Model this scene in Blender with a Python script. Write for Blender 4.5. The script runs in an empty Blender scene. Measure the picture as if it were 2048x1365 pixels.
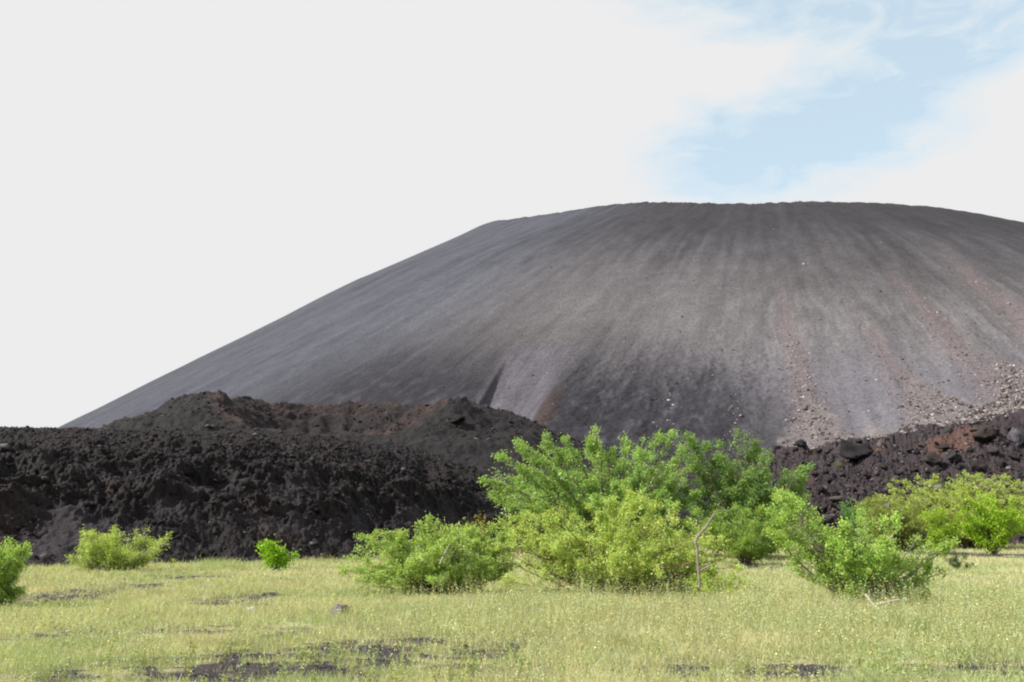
import bpy, math, random
import numpy as np
C = bpy.context.scene
COL = C.collection
R = math.radians

# ------------------------------------------------------------------ camera, sky, sun, exposure
F = 1900.0                       # focal length in pixels of a 2048 wide frame
PITCH = math.atan((1050 - 682.5) / F)
CP, SP = math.cos(PITCH), math.sin(PITCH)
EYE = np.array([0.0, 0.0, 1.7])
cam_d = bpy.data.cameras.new('camera')
cam = bpy.data.objects.new('camera', cam_d)
COL.objects.link(cam)
cam.location = EYE
cam.rotation_euler = (math.pi / 2 + PITCH, 0, 0)
cam_d.sensor_width = 36
cam_d.lens = 36 * F / 2048
cam_d.clip_end = 20000
cam_d.clip_start = 0.1
C.camera = cam
C.view_settings.view_transform = 'Standard'
C.view_settings.look = 'None'
C.view_settings.gamma = 1
C.view_settings.exposure = 0.7
C.render.film_transparent = False
C.cycles.use_denoising = True
C.cycles.max_bounces = 5
C.cycles.diffuse_bounces = 3
C.cycles.transmission_bounces = 3
C.cycles.filter_width = 2.1

SUN = np.array([-0.70, -0.16, 0.70]); SUN /= np.linalg.norm(SUN)
sun_el = math.asin(SUN[2]); sun_rot = math.atan2(SUN[0], SUN[1])
sd = bpy.data.lights.new('sun', 'SUN')
sd.energy = 4.6
sd.angle = R(0.5)
sd.color = (1.0, 0.955, 0.88)
so = bpy.data.objects.new('sun', sd)
COL.objects.link(so)
from mathutils import Vector
so.rotation_euler = Vector(SUN).to_track_quat('Z', 'Y').to_euler()
so.location = (-60, -10, 60)


class NT:
    """small helper round a node tree"""
    def __init__(s, nt):
        s.nt = nt; nt.nodes.clear()

    def n(s, t, **kw):
        o = s.nt.nodes.new(t)
        for k, v in kw.items():
            if k.startswith('i_'):
                key = k[2:]
                key = int(key) if key.isdigit() else key.replace('_', ' ')
                o.inputs[key].default_value = v
            else:
                setattr(o, k, v)
        return o

    def l(s, a, b):
        s.nt.links.new(a, b)

    def math(s, op, a, b=None, clamp=False):
        o = s.nt.nodes.new('ShaderNodeMath'); o.operation = op; o.use_clamp = clamp
        for i, v in enumerate((a, b)):
            if v is None: continue
            if isinstance(v, (int, float)): o.inputs[i].default_value = v
            else: s.l(v, o.inputs[i])
        return o.outputs[0]

    def mix(s, f, a, b, blend='MIX'):
        o = s.nt.nodes.new('ShaderNodeMix'); o.data_type = 'RGBA'; o.blend_type = blend
        for k, v in ((0, f), (6, a), (7, b)):
            if isinstance(v, (int, float)): o.inputs[k].default_value = v
            elif isinstance(v, tuple): o.inputs[k].default_value = (*v, 1)[:4]
            else: s.l(v, o.inputs[k])
        return o.outputs[2]

    def ramp(s, f, stops):
        o = s.nt.nodes.new('ShaderNodeValToRGB')
        while len(o.color_ramp.elements) < len(stops): o.color_ramp.elements.new(0.5)
        for e, (p, c) in zip(o.color_ramp.elements, stops):
            e.position = p; e.color = (c, c, c, 1) if isinstance(c, (int, float)) else (*c, 1)
        s.l(f, o.inputs[0])
        return o.outputs[0]

    def noise(s, vec, scale, detail=4, rough=0.55, dist=0.0):
        o = s.n('ShaderNodeTexNoise', i_Scale=scale, i_Detail=detail, i_Roughness=rough, i_Distortion=dist)
        if vec is not None: s.l(vec, o.inputs['Vector'])
        return o


def ray(x, y):
    a = x - 1024.0; b = 682.5 - y
    return np.array([a, CP * F - SP * b, SP * F + CP * b])


def build_sky():
    w = bpy.data.worlds.new('World'); C.world = w; w.use_nodes = True
    t = NT(w.node_tree)
    sky = t.n('ShaderNodeTexSky', sky_type='NISHITA', sun_disc=False, sun_elevation=sun_el, sun_rotation=sun_rot,
              altitude=300, air_density=1.0, dust_density=1.5, ozone_density=1.0)
    bg1 = t.n('ShaderNodeBackground', i_Strength=0.12)
    t.l(sky.outputs[0], bg1.inputs[0])
    tc = t.n('ShaderNodeTexCoord')
    d = tc.outputs['Generated']
    sep = t.n('ShaderNodeSeparateXYZ'); t.l(d, sep.inputs[0])
    az = t.math('ARCTAN2', sep.outputs[0], sep.outputs[1])
    el = t.math('ARCSINE', sep.outputs[2])
    cmb = t.n('ShaderNodeCombineXYZ'); t.l(az, cmb.inputs[0]); t.l(el, cmb.inputs[1])
    ae = cmb.outputs[0]
    st = t.n('ShaderNodeMapping'); st.inputs['Rotation'].default_value = (0, 0, R(-22)); st.inputs['Scale'].default_value = (0.6, 1.5, 1)
    t.l(ae, st.inputs[0])
    n1 = t.noise(st.outputs[0], 9, 6, 0.6, 0.3)
    n2 = t.noise(st.outputs[0], 22, 6, 0.62, 0.6)
    # the directions are warped so that the clearings get ragged edges
    sub = t.n('ShaderNodeVectorMath', operation='SUBTRACT'); t.l(n1.outputs['Color'], sub.inputs[0]); sub.inputs[1].default_value = (.5, .5, .5)
    sc = t.n('ShaderNodeVectorMath', operation='SCALE'); t.l(sub.outputs[0], sc.inputs[0]); sc.inputs['Scale'].default_value = 0.11
    ad = t.n('ShaderNodeVectorMath', operation='ADD'); t.l(ae, ad.inputs[0]); t.l(sc.outputs[0], ad.inputs[1])
    total = None
    # clearings between the clouds: azimuth, elevation, half sizes, tilt (degrees), depth
    for a, e, sa, se, rot, k in ((18.2, 31.2, 5.5, 3.2, -10, 1.0), (28, 31, 8, 5, 0, 1.0), (24.0, 25.8, 6.5, 4.2, 38, 0.9), (17.0, 21.6, 7.5, 2.6, 4, 1.25),
                                 (21.5, 23.5, 4.5, 2.2, 30, .55), (10.5, 31.3, 6.0, 2.2, -12, 0.9), (29, 25.5, 5, 1.6, 20, .45), (12.5, 21.6, 3, 1.3, 10, .45),
                                 (150, 45, 60, 30, 0, 1.0), (-140, 50, 40, 25, 0, .8), (60, 35, 18, 14, 10, .6)):
        m = t.n('ShaderNodeMapping', vector_type='TEXTURE')
        m.inputs['Location'].default_value = (R(a), R(e), 0)
        m.inputs['Rotation'].default_value = (0, 0, R(rot))
        m.inputs['Scale'].default_value = (R(sa) * 1.5, R(se) * 1.5, 1)
        t.l(ad.outputs[0], m.inputs[0])
        g = t.n('ShaderNodeTexGradient', gradient_type='SPHERICAL'); t.l(m.outputs[0], g.inputs[0])
        v = t.math('MULTIPLY', g.outputs['Fac'], k * 1.5)
        total = v if total is None else t.math('ADD', total, v)
    wisp = t.math('MULTIPLY', t.math('SUBTRACT', n2.outputs['Fac'], 0.5), 2.6)
    wisp1 = t.math('MULTIPLY', t.math('SUBTRACT', n1.outputs['Fac'], 0.5), 2.2)
    clear = t.math('MULTIPLY', total, t.math('ADD', 1.0, t.math('ADD', wisp, wisp1)))
    fac = t.ramp(t.math('MULTIPLY', clear, 0.62), [(0.06, 0.0), (0.30, 0.13), (0.62, 0.30), (1.0, 0.46)])
    bg2 = t.n('ShaderNodeBackground', i_Strength=1.0)
    # thin veil inside the clearings is a pale blue white, thick cloud is white
    cc = t.mix(t.ramp(fac, [(0, 0), (0.5, 1)]), (0.522, 0.520, 0.522), (0.53, 0.64, 0.655))
    t.l(cc, bg2.inputs[0])
    ms = t.n('ShaderNodeMixShader'); t.l(fac, ms.inputs[0]); t.l(bg2.outputs[0], ms.inputs[1]); t.l(bg1.outputs[0], ms.inputs[2])
    out = t.n('ShaderNodeOutputWorld'); t.l(ms.outputs[0], out.inputs[0])


build_sky()

# ------------------------------------------------------------------ numpy noise
_rs = np.random.RandomState(7)
PERM = _rs.permutation(256).astype(np.int32); PERM = np.concatenate([PERM, PERM, PERM])
GRAD = _rs.normal(size=(256, 3)); GRAD /= np.linalg.norm(GRAD, axis=1)[:, None]


def perlin(x, y, z=0.0):
    x, y, z = np.broadcast_arrays(np.asarray(x, float), np.asarray(y, float), np.asarray(z, float))
    sh = x.shape
    x = x.ravel(); y = y.ravel(); z = z.ravel()
    xi = np.floor(x).astype(np.int64); yi = np.floor(y).astype(np.int64); zi = np.floor(z).astype(np.int64)
    xf = x - xi; yf = y - yi; zf = z - zi
    xi &= 255; yi &= 255; zi &= 255
    u = xf * xf * xf * (xf * (xf * 6 - 15) + 10); v = yf * yf * yf * (yf * (yf * 6 - 15) + 10); w = zf * zf * zf * (zf * (zf * 6 - 15) + 10)
    out = 0
    for dx in (0, 1):
        for dy in (0, 1):
            for dz in (0, 1):
                h = PERM[PERM[PERM[xi + dx] + yi + dy] + zi + dz]
                g = GRAD[h]
                dot = g[:, 0] * (xf - dx) + g[:, 1] * (yf - dy) + g[:, 2] * (zf - dz)
                out = out + dot * (u if dx else 1 - u) * (v if dy else 1 - v) * (w if dz else 1 - w)
    return (out * 1.5).reshape(sh)


def fbm(x, y, z=0.0, oct=4, gain=0.5, lac=2.03):
    a = 1.0; s = 0; k = 1.0
    for i in range(oct):
        s = s + a * perlin(x * k + 17.3 * i, y * k - 9.1 * i, z * k + 4.7 * i); a *= gain; k *= lac
    return s


def billow(x, y, z=0.0, oct=3, gain=0.5):
    a = 1.0; s = 0; k = 1.0
    for i in range(oct):
        s = s + a * np.abs(perlin(x * k + 7.3 * i, y * k - 3.1 * i, z * k + 2.7 * i)); a *= gain; k *= 2.05
    return s


def sstep(a, b, x):
    t = np.clip((x - a) / (b - a), 0, 1)
    return t * t * (3 - 2 * t)


# ------------------------------------------------------------------ mesh and scene helpers
def mesh_np(name, V, Fs, col=None, smooth=False, extra=None):
    """V (n,3); Fs list of (m,k) index arrays"""
    me = bpy.data.meshes.new(name)
    V = np.asarray(V, np.float32)
    if not isinstance(Fs, (list, tuple)): Fs = [Fs]
    Fs = [np.asarray(f, np.int32) for f in Fs if len(f)]
    me.vertices.add(len(V)); me.vertices.foreach_set('co', V.ravel())
    nl = sum(f.size for f in Fs); npoly = sum(len(f) for f in Fs)
    me.loops.add(nl); me.loops.foreach_set('vertex_index', np.concatenate([f.ravel() for f in Fs]))
    me.polygons.add(npoly)
    tot = np.concatenate([np.full(len(f), f.shape[1], np.int32) for f in Fs])
    st = np.concatenate([[0], np.cumsum(tot)[:-1]]).astype(np.int32)
    me.polygons.foreach_set('loop_start', st)
    try: me.polygons.foreach_set('loop_total', tot)
    except Exception: pass
    if smooth: me.polygons.foreach_set('use_smooth', np.ones(npoly, bool))
    if col is not None:
        a = me.color_attributes.new('col', 'FLOAT_COLOR', 'POINT')
        c = np.ones((len(V), 4), np.float32); c[:, :3] = col
        a.data.foreach_set('color', c.ravel())
    for k, v in (extra or {}).items():
        a = me.attributes.new(k, 'FLOAT', 'POINT'); a.data.foreach_set('value', np.asarray(v, np.float32).ravel())
    me.update(calc_edges=True)
    return me


def put(name, me, mat, parent=None, loc=None):
    o = bpy.data.objects.new(name, me)
    if mat is not None and not me.materials: me.materials.append(mat)
    COL.objects.link(o)
    if parent is not None: o.parent = parent
    if loc is not None: o.location = loc
    return o


def tag(o, label=None, cat=None, group=None, kind=None):
    if label: o['label'] = label
    if cat: o['category'] = cat
    if group: o['group'] = group
    if kind: o['kind'] = kind
    return o


def empty(name, loc, rz=0.0):
    o = bpy.data.objects.new(name, None); COL.objects.link(o)
    o.location = loc; o.rotation_euler = (0, 0, rz); o.empty_display_size = 0.3
    return o


def grid_faces(nr, nc, wrap=False):
    r = np.arange(nr - 1)[:, None]; c = np.arange(nc if wrap else nc - 1)[None, :]
    a = r * nc + c; b = r * nc + (c + 1) % nc
    return np.stack([a, b, b + nc, a + nc], -1).reshape(-1, 4)


def gp(px, py):
    """level ground under a line of sight: where a thing stands"""
    r = ray(px, py); k = -EYE[2] / r[2]
    return np.array([r[0] * k, r[1] * k])


# ------------------------------------------------------------------ materials
def mat_vcol(name, rough=0.95, trans=0.0, bump=None, speck=None, spec=0.2):
    """base colour from the object's own colour attribute, with fine noise in object space"""
    m = bpy.data.materials.new(name); m.use_nodes = True
    t = NT(m.node_tree)
    at = t.n('ShaderNodeAttribute', attribute_name='col')
    c = at.outputs['Color']
    tc = t.n('ShaderNodeTexCoord').outputs['Object']
    if speck:
        for scale, amt in speck:
            nz = t.noise(tc, scale, 3, 0.65)
            v = t.ramp(nz.outputs['Fac'], [(0.3, 1 - amt), (0.5, 1.0), (0.7, 1 + amt)])
            c = t.mix(1.0, c, v, 'MULTIPLY')
    p = t.n('ShaderNodeBsdfPrincipled', i_Roughness=rough)
    p.inputs['Specular IOR Level'].default_value = spec
    t.l(c, p.inputs['Base Color'])
    sh = p.outputs[0]
    if bump:
        prev = None
        for scale, st_, dist in bump:
            nz = t.noise(tc, scale, 4, 0.65)
            b = t.n('ShaderNodeBump', i_Strength=st_, i_Distance=dist); t.l(nz.outputs['Fac'], b.inputs['Height'])
            if prev is not None: t.l(prev, b.inputs['Normal'])
            prev = b.outputs[0]
        t.l(prev, p.inputs['Normal'])
    if trans:
        tr = t.n('ShaderNodeBsdfTranslucent')
        t.l(t.mix(1.0, c, (1.15, 1.15, 0.55), 'MULTIPLY'), tr.inputs['Color'])
        mx = t.n('ShaderNodeMixShader'); mx.inputs[0].default_value = trans
        t.l(sh, mx.inputs[1]); t.l(tr.outputs[0], mx.inputs[2]); sh = mx.outputs[0]
    o = t.n('ShaderNodeOutputMaterial'); t.l(sh, o.inputs[0])
    return m


M_CONE = mat_vcol('cinder', 0.97, bump=[(0.9, 0.35, 0.5), (3.5, 0.5, 0.25)], speck=[(0.35, 0.10), (1.5, 0.22), (4.0, 0.25)], spec=0.1)
M_LAVA = mat_vcol('lava', 0.93, bump=[(2.2, 0.5, 0.3), (9.0, 0.6, 0.12)], speck=[(1.1, 0.25), (7.0, 0.35)], spec=0.25)
M_ROCK = mat_vcol('rock', 0.92, bump=[(6.0, 0.5, 0.10)], speck=[(3.0, 0.2), (14.0, 0.25)], spec=0.25)
M_SOIL = mat_vcol('soil', 0.97, bump=[(5.0, 0.5, 0.06), (24.0, 0.6, 0.02)], speck=[(2.0, 0.2), (18.0, 0.3)], spec=0.1)
M_LEAF = mat_vcol('leaf', 0.55, trans=0.45, spec=0.3)
M_GRASS = mat_vcol('grass', 0.7, trans=0.3, spec=0.2)
M_BARK = mat_vcol('bark', 0.9, bump=[(30, 0.5, 0.01)], speck=[(22.0, 0.3)], spec=0.2)

# ------------------------------------------------------------------ ground
BARE = []                       # bare ash patches: x, y, half length, half depth, tilt


def bare_px(px0, px1, py, h, tilt=0.0):
    a = gp(px0, py); b = gp(px1, py); c = (a + b) / 2
    n = gp((px0 + px1) / 2, py - h); f = gp((px0 + px1) / 2, py + h)
    k = abs(n[1] - f[1]) / 2; BARE.append((c[0], c[1] + 0.5 * k, np.linalg.norm(b - a) / 2 * 1.15, k * 1.25 + 0.10, tilt))


for q in ((260, 620, 1345, 26), (560, 900, 1334, 18), (640, 1000, 1303, 12),(380, 760, 1318, 12), (840, 1060, 1318, 8), (-60, 150, 1200, 12), (130, 320, 1178, 6), (360, 540, 1203, 8),
          (430, 560, 1190, 5), (200, 330, 1345, 14), (1480, 1600, 1136, 5), (1500, 1640, 1350, 12), (1560, 1720, 1335, 8), (1900, 2080, 1338, 16),
          (1760, 1880, 1352, 8), (1000, 1150, 1362, 6), (1900, 2100, 1112, 7), (280, 420, 1275, 6), (560, 640, 1240, 4), (60, 150, 1290, 10), (470, 560, 1285, 5), (1340, 1440, 1345, 6)):
    bare_px(*q)


def bareness(x, y):
    wx = x + 0.9 * fbm(x * 0.7, y * 0.8, 3.1, 4, .6); wy = y + 0.55 * fbm(x * 0.5, y * 1.1, 8.7, 5, .65)
    m = np.zeros_like(x)
    for cx, cy, a, b, t_ in BARE:
        q = ((wx - cx) / a) ** 2 + ((wy - cy) / b) ** 2
        m = np.maximum(m, 1 - sstep(0.5, 1.5, q))
    m = np.clip(m * (0.85 + 1.1 * fbm(x * 1.5, y * 3.0, 4.4, 4, .65)), 0, 1)
    n = fbm(x * 0.55, y * 0.8, 1.5, 4, 0.6)
    near = sstep(0.36, 0.66, n) * (0.45 + 0.4 * sstep(0.0, -6.0, x)) * (1 - sstep(36, 46, np.hypot(x, y)))
    return np.maximum(m, near)


def ground_z(x, y):
    r = np.hypot(x, y)
    z = 0.10 * perlin(x * 0.11, y * 0.11, 0.3) * sstep(4, 12, r) + 0.04 * perlin(x * 0.5, y * 0.5, 5.5)
    # a low worn bank at the near edge of the grass
    line = 11.9 + 0.5 * perlin(x * 0.6, 2.2, 1.0) + 0.12 * x
    z = z + 0.10 * sstep(-0.25, 0.25, y - line) * sstep(3.5, 1.0, x) * (1 - sstep(16, 26, r)) - 0.03
    return z * (1 - sstep(90, 200, r))


def build_ground():
    azf = np.linspace(-38, 38, 640)
    az = np.concatenate([azf, np.linspace(40, 320, 71)])
    r = np.concatenate([[0.0], np.geomspace(1.5, 8, 14), np.linspace(8.1, 22, 230), np.geomspace(22.1, 110, 230), np.geomspace(114, 9000, 40)])
    A, Rr = np.meshgrid(np.radians(az), r)
    x = Rr * np.sin(A); y = Rr * np.cos(A)
    z = ground_z(x, y)
    fine = np.abs(((A + np.pi) % (2 * np.pi)) - np.pi) < R(38.2)
    z = z + 0.012 * billow(x * 5, y * 5, 0, 2) * fine * (Rr < 60)
    b = bareness(x, y)
    n = fbm(x * 0.4, y * 0.4, 9, 3)
    dark = np.array([0.046, 0.040, 0.043]); dry = np.array([0.30, 0.29, 0.15])
    g = np.clip(1 - b - 0.15 + 0.25 * n, 0, 1)[..., None]
    c = dark * (1 - g) + dry * g
    far = sstep(100, 180, Rr)[..., None]
    c = c * (1 - far) + np.array([0.05, 0.045, 0.045]) * far
    V = np.stack([x, y, z], -1).reshape(-1, 3)
    me = mesh_np('ground', V, grid_faces(len(r), len(az), True)[:, ::-1], c.reshape(-1, 3), True)
    tag(put('ground', me, M_SOIL), 'flat grassy meadow with bare patches of dark volcanic ash', 'ground', kind='structure')


build_ground()

# ------------------------------------------------------------------ plan of the lava flow, by azimuth from the viewer's side
L_AZ = np.array([-36, -28, -20, -12, -6, 0, 5, 10, 18, 28, 36.])
L_D0 = np.array([42, 43, 43.5, 46, 51, 58, 68, 78, 84, 90, 92.])       # foot
L_W = np.array([24, 24, 24, 24, 24, 24, 22, 22, 30, 34, 34.])         # depth of the face
L_H = np.array([7.3, 7.4, 7.8, 8.1, 7.6, 5.6, 4.0, 3.6, 4.6, 6.6, 7.0])  # height of the face
L_D1 = np.array([95, 95, 95, 110, 130, 165, 168, 167, 172, 188, 195.])
L_Z1 = np.array([10.0, 10.2, 10.6, 11.0, 11.5, 11.0, 11.3, 12.0, 15.4, 21.9, 23.4])


def lava_base(az, d):
    wob = 1.1 * perlin(az * 0.30, 1.0, 2.0)
    d0 = np.interp(az, L_AZ, L_D0) + wob; w = np.interp(az, L_AZ, L_W); h = np.interp(az, L_AZ, L_H)
    d1 = np.interp(az, L_AZ, L_D1); z1 = np.interp(az, L_AZ, L_Z1)
    u = np.clip((d - d0) / w, -1, 1)
    prof = np.interp(u, [-1, 0, 0.125, 0.25, 0.375, 0.58, 0.8, 1.0], [-0.4, -0.03, 0.17, 0.43, 0.63, 0.80, 0.92, 1.0])
    v = np.clip((d - d0 - w) / np.maximum(d1 - d0 - w, 5), 0, 1.6)
    z = h * prof + (z1 - h) * np.minimum(v, 1) - 2.0 * np.maximum(v - 1, 0)
    return z, (d - d0) / w


# ------------------------------------------------------------------ the cinder cone
AX = np.array([133.46, 481.86]); RC = 144.0
TOC = math.atan2(-AX[1], -AX[0])
TA = np.array([-180, -110, -90, -80, -75, -70, -65, -60, -55, -50, -45, -40, -35, -30, -25, -20, -15, -10, -5, 0, 5, 10, 15, 20, 25, 30, 35, 40, 45, 50, 90, 180.])
TZ = np.array([112, 136, 152, 158.5, 158.4, 155.5, 151.7, 148.2, 144.6, 141.4, 138.4, 135.9, 133.7, 132.1, 130.6, 128.8, 126.8, 124.4, 122.5, 121.2, 120.9, 120.1, 119.6, 118.9, 118.4, 117.6, 116.7, 115.8, 115.1, 114.7, 112, 112])
TAN28, TAN31 = math.tan(R(27.6)), math.tan(R(31.2))


def cone_point(ph, s):
    z0 = np.interp(ph, TA, TZ)
    drop = TAN28 * np.clip(s, 0, 70) + TAN31 * np.maximum(s - 70, 0)
    z = np.where(s >= 0, z0 - drop, z0 + 0.55 * s)
    z = z + 0.9 - 0.9 * np.exp(-(s / 4.0) ** 2)                     # rounded rim
    # toe flares out a little into aprons
    z = z + 0.008 * np.maximum(s - 150, 0) ** 1.4 * sstep(-4, 2, ph)
    th = TOC + np.radians(ph); r = RC + s
    # downslope chutes and swells
    z = z + 0.6 * fbm(ph * 0.30, s * 0.018, 2.0, 3) * sstep(10, 60, s) + 0.07 * fbm(ph * 2.6 + 0.4 * perlin(ph * .7, s * .05, 2.), s * 0.035, 8.0, 3, .6) * sstep(80, 150, s) * sstep(-24, -10, ph) + 0.22 * perlin(ph * 1.3, s * 0.012, 5.0) * sstep(20, 80, s) * sstep(-40, -15, ph)
    z = z + (0.45 * fbm(ph * 0.8, 3.3, 1.0, 4, 0.6) + 0.10 * np.abs(perlin(ph * 2.2, 1.0, 7.0))) * np.exp(-(s / 14.0) ** 2)      # uneven rim
    # slide scar left of the dark foot
    u = (ph - (-11.9 + 0.036 * (s - 143))) ; v = (-8.75 + 0.02 * (s - 143)) - ph
    g = sstep(0, 0.22, u) * sstep(-0.1, 1.1, v) * sstep(139, 158, s)
    z = z - 2.4 * g * sstep(148, 175, s)
    # hummocks over the dark foot
    h = sstep(-8.8, -7.5, ph) * sstep(3.5, -1, ph) * sstep(132, 160, s)
    z = z + h * 0.65 * (billow(ph * 2.0, s * 0.45, 1, 4, .6) - 0.4)
    return AX[0] + r * np.cos(th), AX[1] + r * np.sin(th), z


def toe_at(ph):
    """distance down the cone at which it meets the lava field"""
    pg = np.linspace(-4, 16, 81); sg = np.linspace(150, 215, 131)
    P, S = np.meshgrid(pg, sg, indexing='ij'); x, y, z = cone_point(P, S)
    zl, _ = lava_base(np.degrees(np.arctan2(x, y)), np.hypot(x, y))
    hit = sg[(zl > z).argmax(1)]
    return np.interp(ph, pg, hit)


_tg = np.linspace(-4, 16, 41); _tv = toe_at(_tg)


def TOE(ph):
    return np.interp(ph, _tg, _tv)


def cone_colour(ph, s):
    n0 = fbm(ph * 0.35, s * 0.006, 1.0, 3)
    n1 = fbm(ph * 1.1 + 0.5 * perlin(ph * .5, s * .03, 4.), s * 0.028, 3.0, 5, 0.6)
    n2 = fbm(ph * 4.2, s * 0.07, 6.0, 3, 0.6)
    iso = fbm(ph * 0.9, s * 0.09, 9.0, 4, 0.55)
    right = sstep(-14, -4, ph)
    a = 0.104 + 0.020 * n0 + (0.011 * n1 + 0.005 * n2) * (0.35 + 0.65 * right) * (0.25 + 0.75 * sstep(60, 145, s)) + 0.018 * iso
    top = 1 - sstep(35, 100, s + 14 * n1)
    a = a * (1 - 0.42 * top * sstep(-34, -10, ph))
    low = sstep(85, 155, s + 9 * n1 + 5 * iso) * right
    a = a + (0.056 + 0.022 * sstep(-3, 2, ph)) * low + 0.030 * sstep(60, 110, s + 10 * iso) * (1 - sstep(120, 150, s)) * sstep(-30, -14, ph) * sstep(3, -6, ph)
    # finer light lobes between the chutes
    lobe = sstep(0.05, 0.45, n1 + 0.5 * n2) * sstep(100, 140, s) * sstep(-6, -2, ph)
    a = a + 0.030 * lobe
    c = a[..., None] * np.array([1.0, 0.965, 0.985])
    warm = (sstep(55, 115, s) * (1 - sstep(140, 165, s)) * sstep(-24, -10, ph))[..., None]
    c = c * (1 + warm * np.array([0.02, 0.0, -0.07]))
    blue = sstep(-12, -28, ph)[..., None]  # bluish haze over the left flank, put into the colour
    c = c * (1 + blue * np.array([-0.06, -0.01, 0.05]))
    # dark foot
    iso2 = fbm(ph * 1.6, s * 0.16, 19.0, 4, 0.6)
    e = 7 * n1 + 3.5 * iso + 3 * iso2 + 4 * n2
    d1 = sstep(134, 176, s + e * 1.7 - 3.4 * np.maximum(ph + 5, 0) + 4) * sstep(-9.0, -8.0, ph + 0.35 * (s - 150) * -0.02) * sstep(4, -2, ph)
    d2 = sstep(138, 166, s + e) * sstep(-27, -15, ph) * sstep(-11.6, -12.4, ph - 0.036 * (s - 143))
    dk = np.clip((d1 * 0.92 + d2 * 0.85) * (1 - 0.25 * sstep(0.1, 0.6, iso2)), 0, 1)[..., None]
    c = c * (1 - dk) + np.array([0.034, 0.033, 0.037]) * (1 + 0.5 * iso2[..., None]) * dk
    # slide scar: pale streaky ash with a rusty lip
    u = (ph - (-11.9 + 0.036 * (s - 143))); v = (-8.75 + 0.02 * (s - 143)) - ph
    g = (sstep(0, 0.3, u) * sstep(-0.05, 0.25, v) * sstep(140, 152, s))[..., None]
    c = c * (1 - g) + (0.128 + 0.03 * n2[..., None] + 0.03 * n1[..., None]) * np.array([1.0, 0.95, 0.99]) * g
    lip = (np.exp(-((v + 0.25) / 0.30) ** 2) * sstep(160, 176, s) * 0.45)[..., None]
    c = c * (1 - lip) + np.array([0.13, 0.085, 0.06]) * lip
    # rusty chutes of scree
    for p0, p1, s0, w in ((0.6, 1.15, 112, 0.55), (4.1, 5.0, 132, 0.75), (7.4, 7.3, 100, 0.75), (11.9, 11.0, 85, 1.0)):
        cen = p0 + (p1 - p0) * np.clip((s - s0) / 70, 0, 1) + 0.18 * perlin(s * 0.05, p0, 3)
        ww = w * (0.55 + 0.45 * sstep(s0, s0 + 60, s))
        m = np.exp(-((ph - cen) / ww) ** 2) * sstep(s0 - 14, s0 + 22, s) * (0.75 + 0.5 * n2)
        m = np.clip(m + 0.35 * m * iso, 0, 1)[..., None] * 0.75
        c = c * (1 - m) + np.array([0.205, 0.163, 0.150]) * m
    c = c * np.array([0.70, 0.69, 0.765]) * (1 + sstep(-10, -24, ph)[..., None] * np.array([-0.03, 0.005, 0.035])) * 0.90  # overall tone; left flank gets more of the painted haze tint
    # pale dusty apron that the chutes spread at the foot
    tri = np.min([np.abs(ph - k) for k in (1.2, 5.0, 8.4, 11.5)], 0)
    up = (2.5 + 17 * np.exp(-(tri / 0.75) ** 2) + 6 * sstep(4, 8, ph)) * sstep(-1.5, 0.5, ph)
    ap = (sstep(-1, 3, s - (TOE(ph) - up) + 4 * iso2) * sstep(-1.5, 0.5, ph) * (0.62 + 0.5 * iso2))[..., None]; ap = np.clip(ap, 0, 0.9)
    c = c * (1 - ap) + np.array([0.135, 0.119, 0.119]) * (1 + 0.25 * iso2[..., None]) * ap
    return np.clip(c, 0.008, 0.5)


def build_cone():
    ph = np.concatenate([np.linspace(-180, -85, 30)[:-1], np.linspace(-85, -26, 330)[:-1], np.linspace(-26, 16, 900)[:-1], np.linspace(16, 50, 220)[:-1], np.linspace(50, 180, 40)[:-1]])
    t = np.concatenate([np.linspace(-50, -2, 6), np.linspace(-1.5, 6, 12), np.linspace(6.5, 110, 230), np.linspace(110.3, 200, 330), np.linspace(202, 300, 40)])
    P, S = np.meshgrid(ph, t)
    x, y, z = cone_point(P, S)
    # grain that the mesh can carry on the near slope
    front = sstep(-30, -18, P) * sstep(20, 12, P) * (S > 20)
    z = z + front * (0.06 + 0.14 * sstep(60, 130, S)) * billow(x * 0.8, y * 0.8, z * 0.8, 3, .6)
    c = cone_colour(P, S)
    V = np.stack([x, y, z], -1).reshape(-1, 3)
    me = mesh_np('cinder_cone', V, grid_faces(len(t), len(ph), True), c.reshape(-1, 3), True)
    tag(put('volcano_hill', me, M_CONE), 'huge bare grey cinder cone with streaked slopes behind the lava', 'volcano', kind='structure')


build_cone()

# ------------------------------------------------------------------ lava flow (left wall of rubble, right boulder field)
LAVA = {}


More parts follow.
